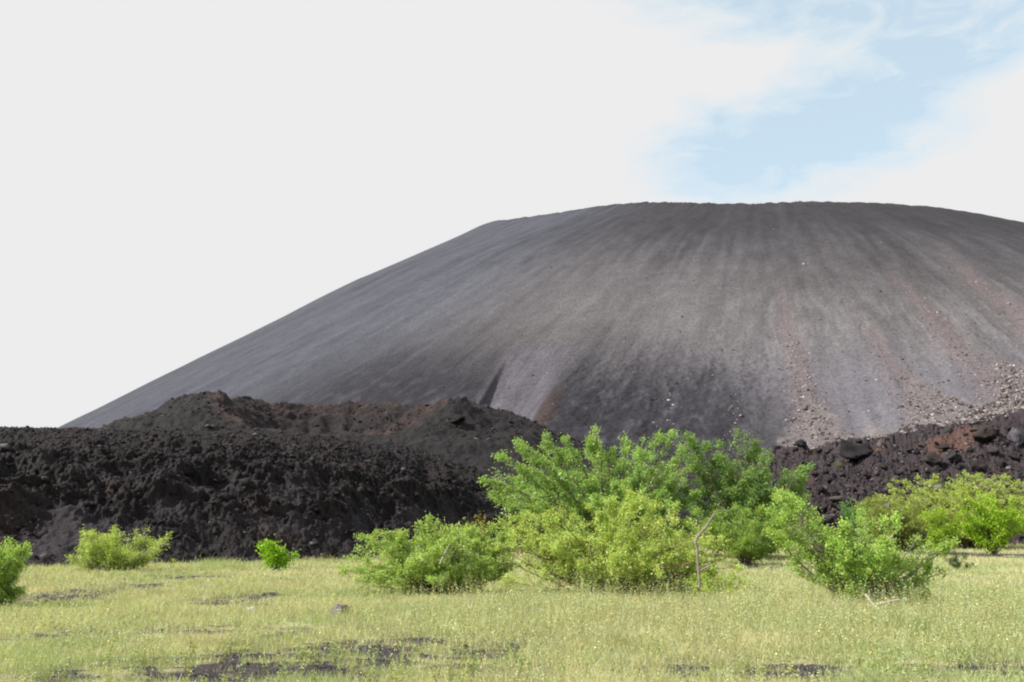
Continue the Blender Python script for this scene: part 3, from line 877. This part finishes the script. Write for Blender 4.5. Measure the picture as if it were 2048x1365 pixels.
    wt = np.clip(0.55 - gap + 1.1 * cl, 0.03, 1.0)
    low = sstep(0.34, 0.12, P[:, 2] / hgt) * sstep(0.9, 0.5, np.abs(P[:, 0]) / (wid + 1e-6)); wt = wt * (1 - hollow * low)
    i = rs.choice(len(P), n_leaf, p=wt / wt.sum()); P = P[i]; D = D[i]
    P = P + rs.normal(size=P.shape) * leaf[0] * 0.85 * tuft
    P[:, 2] = np.maximum(P[:, 2], 0.01)
    D = D + rs.normal(size=D.shape) * 0.75
    cl = fbm(P[:, 0] * 1.3 / (wid + .1) * 2, P[:, 1] * 2, P[:, 2] * 2 + seed, 2)
    c = np.array(col)[None] * (1 + colvar * rs.normal(size=(n_leaf, 1)) + 0.22 * cl[:, None])
    yl = rs.rand(n_leaf) < dry
    c[yl] = np.array([0.50, 0.42, 0.09]) * rs.uniform(.7, 1.1, (yl.sum(), 1))
    hue = rs.normal(size=n_leaf)[:, None] * np.array([[0.10, 0.0, -0.04]])
    c = np.clip(c * (1 + hue), 0.005, 0.9)
    V, Fc, cc = leaves(P, D, leaf[0] * rs.uniform(.45, 1.45, n_leaf), leaf[1] * rs.uniform(.5, 1.4, n_leaf), c, rs)
    put(trunk, wood.mesh(trunk, True), M_BARK, root)
    put(crown, mesh_np(crown, V, Fc, cc), M_LEAF, root)
    return root


GREEN = (0.330, 0.480, 0.160); DEEP = (0.205, 0.325, 0.110); YG = (0.450, 0.560, 0.170); LIME = (0.280, 0.480, 0.035); OLIVE = (0.40, 0.49, 0.14)


def plants():
    plant('feathery_tree', 'tall bright green feathery tree with plume like branches in the middle of the photo', 'tree', (1235, 1116),
          [(972, 965), (990, 955), (1000, 942), (1012, 918), (1040, 890), (1052, 900), (1095, 876), (1105, 890), (1132, 882), (1150, 905), (1188, 868), (1200, 872), (1178, 885), (1245, 882), (985, 985), (1000, 1000), (1020, 1030), (1272, 886), (1300, 874), (1322, 876),
           (1348, 870), (1330, 900), (1365, 905), (1045, 985), (1030, 1000), (1065, 1025), (1090, 960), (1380, 935), (1210, 925), (1150, 950), (1110, 925), (1280, 920), (1070, 940), (1400, 980), (1390, 1040), (1100, 1050), (1360, 935), (1340, 965), (1375, 960), (1320, 940), (1350, 1000)], 21, GREEN,
          (0.150, 0.085), 82000, 64, 0.75, 7, 0.34, 0.10, sec_len=0.8, flat=0.7, gap=-0.12, layer=2.6, tuft_n=1.3, rad=0.075, trunk='trunk', crown='crown', dry=0.01, tuft=0.8)
    plant('feathery_tree', 'darker green spreading tree just right of the tall bright green one', 'tree', (1490, 1118),
          [(1378, 872), (1395, 885), (1425, 892), (1458, 885), (1478, 872), (1500, 874), (1512, 890), (1400, 915), (1440, 920), (1545, 925), (1530, 910), (1612, 936), (1590, 945), (1625, 992), (1600, 975), (1605, 1025), (1560, 1055), (1390, 975),
           (1370, 1000), (1450, 965), (1520, 960), (1580, 1000), (1545, 1088), (1375, 1050), (1500, 1000), (1570, 1085), (1430, 1085), (1575, 955), (1560, 985), (1530, 940), (1585, 1040), (1480, 930), (1540, 1010), (1600, 960)], 22, DEEP,
          (0.140, 0.080), 68000, 60, 0.75, 7, 0.42, 0.06, sec_len=0.9, flat=0.6, gap=-0.12, layer=3.0, tuft_n=1.2, rad=0.07, trunk='trunk', crown='crown', dry=0.015, tuft=0.9)
    plant('feathery_shrub', 'low layered yellow green shrub under the darker green tree, behind the bare bent stem', 'shrub', (1490, 1128),
          [(1380, 1045), (1405, 1020), (1440, 1008), (1475, 1015), (1520, 1018), (1560, 1030), (1595, 1040), (1600, 1060), (1550, 1048), (1420, 1050), (1500, 1045), (1460, 1060)], 23, (0.27, 0.40, 0.09),
          (0.11, 0.055), 15000, 22, 0.5, 7, 0.5, 0.0, flat=0.45, rad=0.03, dry=0.03)
    plant('round_bush', 'wide dense green bush with a dark hollow underneath, left of the yellow green bush', 'bush', (878, 1186),
          [(698, 1118), (712, 1100), (728, 1088), (745, 1078), (770, 1070), (795, 1068), (825, 1062), (842, 1050), (862, 1040), (875, 1046), (892, 1040), (922, 1042), (930, 1055), (955, 1058), (980, 1056), (1000, 1072), (1008, 1090), (1012, 1120), (1000, 1148), (1020, 1075), (1028, 1100), (1015, 1060), (1022, 1130),
           (690, 1142), (676, 1140), (705, 1160), (730, 1172), (760, 1150), (800, 1120), (870, 1090), (940, 1090), (780, 1100), (960, 1130)], 24, (0.380, 0.510, 0.160),
          (0.064, 0.044), 54000, 70, 0.75, 7, 0.75, 0.15, flat=0.6, hollow=0.8, gap=-0.1, layer=2.4, rad=0.028, dry=0.03, bend=0.5)
    plant('yellow_green_bush', 'broad yellow green thorny bush with reddish twigs, in front of the tall feathery tree', 'bush', (1215, 1192),
          [(992, 1052), (1005, 1036), (1030, 1040), (1050, 1034), (1078, 1042), (1105, 1030), (1130, 1020), (1150, 1035), (1180, 1016), (1200, 1030), (1215, 1008), (1245, 1018), (1262, 992), (1285, 1000), (1300, 1015), (1320, 1040), (1345, 1030), (1362, 1044), (1388, 1062), (1425, 1062), (1440, 1080), (1468, 1108), (1470, 1135), (1490, 1168),
           (1000, 1090), (1004, 1120), (1015, 1160), (1455, 1172), (1100, 1080), (1200, 1090), (1300, 1090), (1380, 1110), (1060, 1130), (1420, 1150), (1400, 1090), (1430, 1100), (1448, 1120), (1410, 1130), (1370, 1075), (1440, 1145), (1030, 1070), (1050, 1090), (1025, 1110), (1350, 1120), (1395, 1160)], 25, YG,
          (0.060, 0.044), 72000, 85, 0.7, 7, 0.8, 0.3, hollow=0.6, gap=-0.1, layer=1.8, rad=0.026, dry=0.04, bark=(0.20, 0.13, 0.10), bend=0.45)
    plant('leafy_bush', 'fresh green leaning bush with long pale limbs on the right, dead branches at its foot', 'bush', (1735, 1212),
          [(1562, 1000), (1572, 992), (1585, 984), (1605, 994), (1615, 1010), (1600, 1030), (1575, 1040), (1555, 1022), (1640, 1052), (1660, 1065), (1690, 1062), (1700, 1050), (1722, 1042), (1748, 1030), (1772, 1045), (1795, 1036), (1830, 1058), (1862, 1078), (1902, 1088), (1898, 1100), (1880, 1118), (1888, 1145), (1868, 1165), (1838, 1185),
           (1565, 1065), (1590, 1090), (1605, 1130), (1640, 1160), (1650, 1100), (1700, 1100), (1800, 1100), (1760, 1080), (1830, 1130), (1680, 1170)], 26, (0.370, 0.530, 0.140),
          (0.062, 0.046), 36000, 46, 0.55, 7, 0.5, 0.25, hollow=0.5, rad=0.032, bark=(0.26, 0.23, 0.20), dry=0.03, bend=0.05)
    plant('fan_bush', 'pale yellow green fan shaped bush standing before the black lava wall on the left', 'bush', (238, 1146),
          [(165, 1063), (172, 1068), (155, 1082), (158, 1100), (148, 1112), (186, 1074), (205, 1075), (230, 1062), (246, 1072), (262, 1066), (276, 1062), (284, 1080), (300, 1086), (322, 1075), (332, 1086), (318, 1098), (305, 1115), (170, 1125), (195, 1095), (250, 1095), (285, 1105), (220, 1090)], 27, (0.42, 0.52, 0.16),
          (0.080, 0.044), 22000, 40, 0.6, 7, 0.5, 0.2, rad=0.028, bark=(0.30, 0.27, 0.24), bend=-0.1, dry=0.02)
    plant('edge_bush', 'pale green bush cut off by the left edge of the photo', 'bush', (-34, 1212),
          [(0, 1090), (12, 1096), (20, 1102), (36, 1104), (30, 1112), (18, 1132), (4, 1125), (22, 1182), (14, 1200), (8, 1160), (-40, 1078), (-80, 1095), (-110, 1140), (-60, 1110), (-20, 1100), (-100, 1180), (5, 1190)], 28, (0.34, 0.48, 0.13),
          (0.060, 0.036), 24000, 40, 0.7, 7, 0.55, 0.15, rad=0.024, dry=0.03)
    plant('young_plant', 'small vivid lime plant with broad leaves before the lava wall', 'plant', (552, 1142),
          [(520, 1086), (532, 1080), (540, 1084), (552, 1090), (560, 1096), (566, 1110), (578, 1108), (588, 1104), (525, 1105), (545, 1105), (560, 1125)], 29, LIME,
          (0.12, 0.085), 1500, 8, 0.5, 5, 0.5, 0.2, rad=0.012, dry=0.0)
    plant('flat_acacia', 'flat topped yellow green acacia spreading in layers at the right edge', 'tree', (1945, 1082),
          [(1798, 972), (1808, 985), (1802, 996), (1826, 958), (1850, 962), (1872, 955), (1900, 962), (1925, 955), (1946, 944), (1965, 952), (1985, 960), (2005, 955), (2022, 950), (2050, 955), (2085, 960), (2120, 975), (1840, 985), (1880, 990), (1930, 985), (1980, 985), (2030, 985), (1860, 1010), (2070, 1000), (1910, 975), (1955, 965), (1890, 970), (1925, 1005), (1815, 1010), (1840, 1030), (1980, 1015), (2040, 1020)], 30, OLIVE,
          (0.20, 0.10), 60000, 110, 0.8, 9, 0.7, 0.0, flat=0.2, sec_len=1.5, gap=0.05, layer=5.0, puff_k=0.5, rad=0.08, trunk='trunk', crown='crown', dry=0.02, dist=80, bend=0.6, tuft=0.8)
    plant('olive_shrub', 'olive green rounded shrub with brownish twigs left of the flat topped acacia', 'shrub', (1800, 1082),
          [(1722, 1040), (1738, 1012), (1752, 1000), (1775, 994), (1800, 998), (1825, 1000), (1850, 1002), (1870, 1010), (1890, 1030), (1880, 1060), (1735, 1060), (1780, 1030), (1830, 1035)], 31, (0.31, 0.37, 0.11),
          (0.15, 0.085), 20000, 34, 0.7, 7, 0.6, 0.1, flat=0.6, rad=0.04, dry=0.04, dist=66)
    plant('sea_green_shrub', 'small sea green shrub against the lava blocks at the left end of the olive shrub', 'shrub', (1735, 1075),
          [(1692, 1008), (1705, 1000), (1718, 1004), (1735, 1006), (1700, 1024), (1712, 1032), (1748, 1020)], 32, (0.17, 0.34, 0.11),
          (0.13, 0.075), 4000, 10, 0.6, 6, 0.5, 0.1, rad=0.02, dist=70)
    plant('lime_bush', 'bright lime green leafy bush in front of the flat topped acacia', 'bush', (1985, 1085),
          [(1925, 1020), (1945, 1002), (1968, 992), (1985, 1000), (2000, 995), (2025, 1005), (2045, 1020), (2065, 1040), (1930, 1050), (1990, 1030), (2030, 1050)], 33, (0.310, 0.480, 0.040),
          (0.15, 0.10), 11000, 26, 0.6, 6, 0.6, 0.25, rad=0.03, dry=0.03, dist=64)
    plant('lime_bush', 'lower lime green bush with yellow flowers left of the bright lime one', 'bush', (1890, 1085),
          [(1850, 1050), (1862, 1030), (1880, 1022), (1900, 1025), (1915, 1035), (1930, 1055), (1880, 1045)], 34, (0.300, 0.450, 0.045),
          (0.13, 0.085), 6000, 16, 0.6, 6, 0.6, 0.2, rad=0.025, dry=0.06, dist=60)
    plant('yellow_sprig', 'bright yellow leafed sprig rising behind the top of the wide green bush', 'plant', (962, 1150),
          [(950, 1036), (956, 1040), (962, 1034), (944, 1048), (968, 1046), (958, 1052), (970, 1038)], 35, (0.52, 0.42, 0.030),
          (0.045, 0.030), 260, 0, 0.3, 3, 0.3, 0.2, rad=0.010, dry=0.0, dist=25.5)
    plant('low_bush', 'low yellow green bush spreading round the foot of the bent bare stem', 'bush', (1435, 1202),
          [(1375, 1165), (1390, 1158), (1412, 1162), (1440, 1155), (1395, 1146), (1408, 1150), (1465, 1150), (1482, 1160), (1495, 1168), (1488, 1182), (1420, 1175), (1455, 1172), (1385, 1182)], 36, (0.40, 0.53, 0.13), (0.055, 0.040), 5200, 14, 0.7, 6, 0.7, 0.25, rad=0.012, dry=0.08)
    for k, (q, tp, c, lab, nl) in enumerate([
            ((341, 1130), [(334, 1120), (342, 1116), (348, 1120), (352, 1126)], LIME, 'tiny lime plant right of the pale fan shaped bush', 160),
            ((428, 1134), [(418, 1126), (428, 1124), (438, 1126), (446, 1130)], LIME, 'tiny lime plant at the meadow edge between the fan bush and the vivid lime plant', 160),
            ((660, 1122), [(652, 1112), (660, 1108), (668, 1112)], (0.42, 0.36, 0.03), 'tiny yellow flowering plant at the meadow edge left of the wide green bush', 90),
            ((688, 1238), [(676, 1218), (688, 1212), (698, 1218), (704, 1228)], (0.11, 0.14, 0.05), 'sparse weed growing against the mauve grey stone', 130),
            ((1915, 1140), [(1890, 1112), (1910, 1104), (1930, 1110), (1945, 1128), (1900, 1125)], (0.085, 0.130, 0.055), 'low dark green tuft at the right foot of the fresh green bush', 1800)]):
        plant('small_plant', lab, 'plant', q, tp, 50 + k, c, (0.05, 0.03), nl, 5, 0.7, 4, 0.6, 0.2, rad=0.006, dry=0.02)
    for px, py, lab, k in ((1638, 914, 'lone lime tuft among the lava blocks near the foot of the scree', 0), (1677, 936, 'pale upright tuft on the lava just left of the jagged black outcrop', 1)):
        p, d = terrain_at(px, py)
        plant('lava_tuft', lab, 'plant', (px, py), [(px - 5, py - 8), (px + 2, py - 12 - 8 * k), (px + 7, py - 7), (px, py - 8)], 70 + k, (0.20, 0.30, 0.04) if k == 0 else (0.20, 0.22, 0.10), (0.22, 0.12), 130, 3, 0.6, 4, 0.5, 0.2, rad=0.02, dist=float(np.hypot(p[0], p[1])), z0=float(p[2]))


plants()


def stick(name, label, cat, runs, dist, col, z_base=None, rscale=1.0):
    """a piece of bare wood: runs of (px, py, radius in px, depth offset in m)"""
    bag = Bag(); m = dist / 1915.0; o = None
    for run in runs:
        pts = []; rad = []
        for px, py, rp, off in run:
            rp = rp * rscale; r = ray(px, py); k = (dist + off) / np.hypot(r[0], r[1])
            pts.append(EYE + r * k); rad.append(rp * m)
        pts = np.array(pts)
        if o is None: o = pts[0].copy()
        tt = np.linspace(0, len(pts) - 1, len(pts) * 4 - 3)
        P = np.stack([np.interp(tt, np.arange(len(pts)), pts[:, k]) for k in range(3)], -1); Rr = np.interp(tt, np.arange(len(pts)), rad)
        P = P + 0.15 * Rr[:, None] * np.stack([perlin(tt * 1.3, 1 + k, 3.3) for k in range(3)], -1)
        V, Fc = tube(P - o, Rr * (1 + 0.15 * perlin(tt * 2, 5.0, 1.0)), 8); n = len(V) // 8
        cc = np.array(col) * (1 + 0.3 * perlin(V[:, 0] * 30, V[:, 1] * 30, V[:, 2] * 8))[:, None]
        bag.add(V, Fc, cc)
        for ring in (np.arange(8), np.arange(8) + 8 * (n - 1)):
            c = V[ring].mean(0); i0 = bag.n
            Vc = np.concatenate([V[ring], c[None]]); Fq = np.array([[i, (i + 1) % 8, 8, 8] for i in range(8)])
            bag.V.append(Vc); bag.F.append(np.array([[i, (i + 1) % 8, 8, 8] for i in range(8)])[:0].reshape(0, 4)); bag.C.append(np.broadcast_to(np.array(col), (9, 3))); bag.n += 9
    me = bag.mesh(name, True)
    return tag(put(name, me, M_BARK, None, o), label, cat)


def woods():
    stick('bare_stem', 'bare bent brown stem with a pale broken end beside the yellow green bush', 'dead stem',
          [[(1400, 1176, 3.2, 0), (1399, 1160, 3.2, 0), (1396, 1130, 3.0, 0), (1395, 1100, 2.9, 0), (1391, 1083, 3.5, 0), (1395, 1074, 3.2, 0), (1404, 1063, 2.9, .1), (1411, 1056, 3.2, .1), (1417, 1046, 2.5, .2), (1424, 1036, 2.4, .2), (1431, 1024, 1.2, .3)], [(1401, 1142, 2.4, 0), (1412, 1136, 2.0, 0), (1421, 1131, 1.2, -.1)]], 22.0, (0.235, 0.20, 0.165), rscale=.85)
    g = 21.0
    stick('dead_branch', 'long pale dead branch lying in the grass left of the fresh green bush', 'branch', [[(1658, 1200, 2.8, 0), (1668, 1208, 3, -.3), (1680, 1217, 3.2, -.6), (1694, 1230, 2.6, -1.0)]], 21.5, (0.31, 0.27, 0.225), rscale=.95)
    stick('dead_branch', 'forked pale dead branch at the foot of the fresh green bush', 'branch', [[(1732, 1190, 2.6, 0), (1742, 1205, 3.2, -.3), (1754, 1218, 3.2, -.6), (1772, 1232, 2.4, -1.0)], [(1748, 1210, 2.6, -.3), (1768, 1206, 2.6, -.5), (1798, 1200, 1.8, -.5)], [(1752, 1216, 2.2, -.5), (1740, 1228, 2.0, -.9), (1726, 1240, 1.4, -1.2)]], 20.8, (0.30, 0.26, 0.22), rscale=1.0)
    stick('dead_branch', 'thin grey dead branch leaning out of the wide green bush', 'branch', [[(880, 1128, 1.8, 0), (888, 1110, 1.6, 0), (896, 1095, 1.2, 0), (900, 1088, .8, 0)]], 23.0, (0.34, 0.30, 0.27))
    stick('dead_branch', 'twisted grey dead branch inside the right side of the yellow green bush', 'branch', [[(1296, 1115, 2.2, 0), (1310, 1122, 2.6, 0), (1326, 1135, 2.0, 0)], [(1308, 1120, 1.8, 0), (1313, 1105, 1.6, 0), (1312, 1098, 1.1, 0)]], 23.6, (0.34, 0.29, 0.27))


woods()


# ------------------------------------------------------------------ grass, weeds
def grass():
    rs = np.random.RandomState(77)
    Px = []; Py = []
    for r0, r1, n in ((8.0, 15, 290000), (15, 30, 400000), (30, 55, 300000), (55, 96, 130000)):
        az = rs.uniform(R(-38), R(38), n); r = np.sqrt(rs.uniform(r0 * r0, r1 * r1, n))
        Px.append(r * np.sin(az)); Py.append(r * np.cos(az))
    x = np.concatenate(Px); y = np.concatenate(Py); r = np.hypot(x, y)
    az = np.degrees(np.arctan2(x, y))
    foot = np.interp(az, L_AZ, L_D0) + 0.8
    b = bareness(x, y)
    den = fbm(x * 1.2, y * 1.2, 2.0, 3)
    keep = (rs.rand(len(x)) > b * 1.08 - 0.02) & (rs.rand(len(x)) < (0.60 + 0.8 * den) * (0.7 + 0.25 * sstep(24, 34, r))) & (r < foot)
    x = x[keep]; y = y[keep]; r = r[keep]; n = len(x)
    z = ground_z(x, y)
    tall = 0.5 + 0.5 * fbm(x * 0.3, y * 0.3, 4.0, 3)
    mid = sstep(13, 17, r) * sstep(26, 20, r) * sstep(-5, 0, x)
    edge = sstep(0.86, 0.97, r / np.interp(np.degrees(np.arctan2(x, y)), L_AZ, L_D0)) * np.clip(0.4 + 1.6 * fbm(x * 0.5, y * 0.5, 21.0, 3), 0, 1.5)
    h = (0.05 + 0.11 * tall + 0.12 * mid + 0.07 * edge) * rs.uniform(0.5, 1.5, n) * (1 + 0.008 * r) * (0.65 + 0.35 * (1 - b[keep]))
    w = 0.0010 + 0.00019 * r
    th = rs.uniform(0, 2 * np.pi, n); lean = rs.normal(size=(n, 2)) * 0.45 * h[:, None]
    wx = np.cos(th) * w; wy = np.sin(th) * w
    base = np.stack([x, y, z - 0.01], -1); side = np.stack([wx, wy, 0 * wx], -1)
    top = base + np.stack([lean[:, 0], lean[:, 1], h], -1); mid_ = base + np.stack([lean[:, 0] * .3, lean[:, 1] * .3, h * 0.55], -1)
    V = np.stack([base - side, base + side, mid_ + side * .8, mid_ - side * .8, top], 1)
    i = np.arange(n)[:, None] * 5
    quads = i + np.array([[0, 1, 2, 3]]); tris = i + np.array([[3, 2, 4]])
    patch = fbm(x * 0.22, y * 0.22, 6.0, 3); p2 = fbm(x * 1.0, y * 1.0, 8.0, 2)
    straw = np.array([0.60, 0.56, 0.35]); green = np.array([0.41, 0.48, 0.23]); lush = np.array([0.30, 0.41, 0.18])
    f = np.clip(0.45 + 0.85 * patch + 0.45 * p2 + 0.22 * rs.normal(size=n), 0, 1)[:, None]
    c = straw * (1 - f) + green * f
    f2 = (np.clip(0.5 * sstep(0.1, 0.6, patch) + 0.35 * mid, 0, 1) * rs.rand(n))[:, None]
    c = c * (1 - f2) + lush * f2
    c = c * rs.uniform(0.65, 1.15, (n, 1)) * (1 + 0.18 * fbm(x * 0.7, y * 0.7, 15.0, 3))[:, None]
    me = mesh_np('meadow_grass', V.reshape(-1, 3), [quads, tris], np.repeat(np.clip(c, 0, .9), 5, 0))
    tag(put('meadow_grass', me, M_GRASS), 'thin pale yellow green grass covering the meadow', 'grass', kind='stuff')

    # small leaved ground cover, taller stalks and yellow flecks
    Ps = []; Ds = []; Ls = []; Cs = []
    SV = []; SF = []; SC = []; off = 0
    for n, h0, h1, m, stalk in ((56000, 0.04, 0.16, 7, False), (48000, 0.16, 0.56, 14, True)):
        az = rs.uniform(R(-38), R(38), n); r = 8.8 + 40 * rs.beta(1.0, 1.6, n)
        x = r * np.sin(az); y = r * np.cos(az); b = bareness(x, y)
        den = fbm(x * 0.5, y * 0.5, 12.0, 3)
        mid = sstep(11, 15.5, r) * sstep(26, 21, r) * sstep(-4.5, 0.5, x)
        k = (rs.rand(n) > b * 0.92) & (rs.rand(n) < (0.65 + 0.8 * den + 0.2 * (x > 0) if not stalk else -0.05 + 0.60 * mid + 1.1 * fbm(x * 0.9, y * 0.9, 33.0, 3))); x = x[k]; y = y[k]; r = r[k]; mid = mid[k]; n = len(x)
        z = ground_z(x, y); hh = rs.uniform(h0, h1, n) * (0.8 + (0.75 if stalk else 0.4) * mid)
        t = (np.arange(m)[None] + rs.rand(n, m)) / m
        lx = rs.normal(size=(n, 2)) * 0.22 * hh[:, None]
        P = np.stack([x[:, None] + lx[:, :1] * t, y[:, None] + lx[:, 1:] * t, z[:, None] + hh[:, None] * (0.12 + 0.88 * t)], -1).reshape(-1, 3)
        D = rs.normal(size=P.shape); D[:, 2] = 0.2 + 0.35 * rs.rand(len(P))
        L = (0.014 + 0.00105 * np.repeat(r, m)) * rs.uniform(.6, 1.3, n * m) * np.tile(1.15 - 0.5 * np.arange(m) / m, n)
        c = np.repeat(np.array([[0.52, 0.57, 0.30]]) * rs.uniform(.6, 1.15, (n, 1)) * (1 + np.array([[0.10, 0, -0.12]]) * rs.normal(size=(n, 1))), m, 0) * rs.uniform(.75, 1.2, (n * m, 1))
        y_ = rs.rand(len(P)) < 0.035; c[y_] = np.array([0.62, 0.47, 0.08]) * rs.uniform(.7, 1.1, (y_.sum(), 1))
        Ps.append(P); Ds.append(D); Ls.append(L); Cs.append(np.clip(c, 0, .9))
        if stalk:
            w = 0.0014 + 0.00014 * r; th = rs.uniform(0, np.pi, n); sd_ = np.stack([np.cos(th) * w, np.sin(th) * w, 0 * w], -1)
            b0 = np.stack([x, y, z - .01], -1); tp = b0 + np.stack([lx[:, 0], lx[:, 1], hh], -1)
            SV.append(np.stack([b0 - sd_, b0 + sd_, tp], 1).reshape(-1, 3)); SF.append(np.arange(3 * n).reshape(n, 3)); SC.append(np.repeat(np.array([[0.36, 0.36, 0.17]]) * rs.uniform(.6, 1.2, (n, 1)), 3, 0))
    P = np.concatenate(Ps); L = np.concatenate(Ls)
    V, Fc, cc = leaves(P, np.concatenate(Ds), L, L * 0.72, np.concatenate(Cs), rs, 0.6)
    nv = len(V)
    tag(put('ground_cover', mesh_np('ground_cover', np.concatenate([V] + SV), [Fc] + [f + nv for f in SF], np.concatenate([cc] + SC)), M_GRASS), 'pale small leaved weeds mixed through the grass', 'weeds', kind='stuff')


grass()


def gravel():
    rs = np.random.RandomState(31); n = 60000
    az = rs.uniform(R(-38), R(38), n); r = 8.8 + 22 * rs.beta(1.0, 1.8, n)
    x = r * np.sin(az); y = r * np.cos(az); b = bareness(x, y); k = rs.rand(n) < (b - 0.12) * 0.8; x = x[k]; y = y[k]; n = len(x)
    P = np.stack([x, y, ground_z(x, y) + 0.004], -1); S = 0.006 + 0.010 * rs.gamma(1.0, 1.0, n); S = np.minimum(S, 0.07)
    rock_mass('cinder_gravel', P, S, tones(rs, n, [(0.022, 0.02, 0.021), (0.045, 0.04, 0.043), (0.09, 0.075, 0.075), (0.2, 0.19, 0.18)], [4, 4, 2, .4]), 17, 1, 'dark cinders strewn over the bare ash in the meadow', 'gravel')


gravel()


def weed_proto(seed):
    rs = np.random.RandomState(seed); wood = Bag(); P = []; D = []
    for k in range(rs.randint(2, 5)):
        e = np.array([rs.normal() * 0.07, rs.normal() * 0.07, rs.uniform(0.16, 0.30)])
        pts = np.array([[0, 0, -0.02], e * [0.3, 0.3, 0.5], e]); V, Fc = tube(pts, np.array([0.0028, 0.0022, 0.0012]), 4); wood.add(V, Fc, (0.22, 0.22, 0.10))
        n = 16; t = rs.uniform(0.25, 1.03, n)[:, None]; P.append(pts[0] + (e - pts[0]) * t + rs.normal(size=(n, 3)) * 0.006)
        d = rs.normal(size=(n, 3)); d[:, 2] = 0.25; D.append(d)
    P = np.concatenate(P); D = np.concatenate(D); n = len(P)
    c = np.array([0.34, 0.43, 0.16]) * rs.uniform(.7, 1.2, (n, 1)); k = rs.rand(n) < .08; c[k] = (0.55, 0.42, .07)
    V, Fc, cc = leaves(P, D, rs.uniform(0.022, 0.042, n), rs.uniform(0.016, 0.028, n), c, rs, 0.6)
    return wood.mesh('stem', True), mesh_np('foliage', V, Fc, cc)


def weeds():
    rs = np.random.RandomState(99)
    pro = [weed_proto(200 + k) for k in range(6)]
    for i in range(90):
        px = rs.uniform(180, 1080) if i < 62 else rs.uniform(1080, 2040); py = rs.uniform(1318, 1376)
        g = gp(px, py); z = float(ground_z(np.array([g[0]]), np.array([g[1]]))[0])
        o = empty('weed', (g[0], g[1], z), rs.uniform(0, 6.28)); s = rs.uniform(.7, 1.15); o.scale = (s, s, s)
        tag(o, 'pale leafy weed standing along the bare ash at the bottom of the photo', 'weed', 'leafy weeds along the bottom of the photo')
        a, b = pro[i % 6]
        put('stem', a, M_BARK, o); put('foliage', b, M_GRASS, o)


weeds()
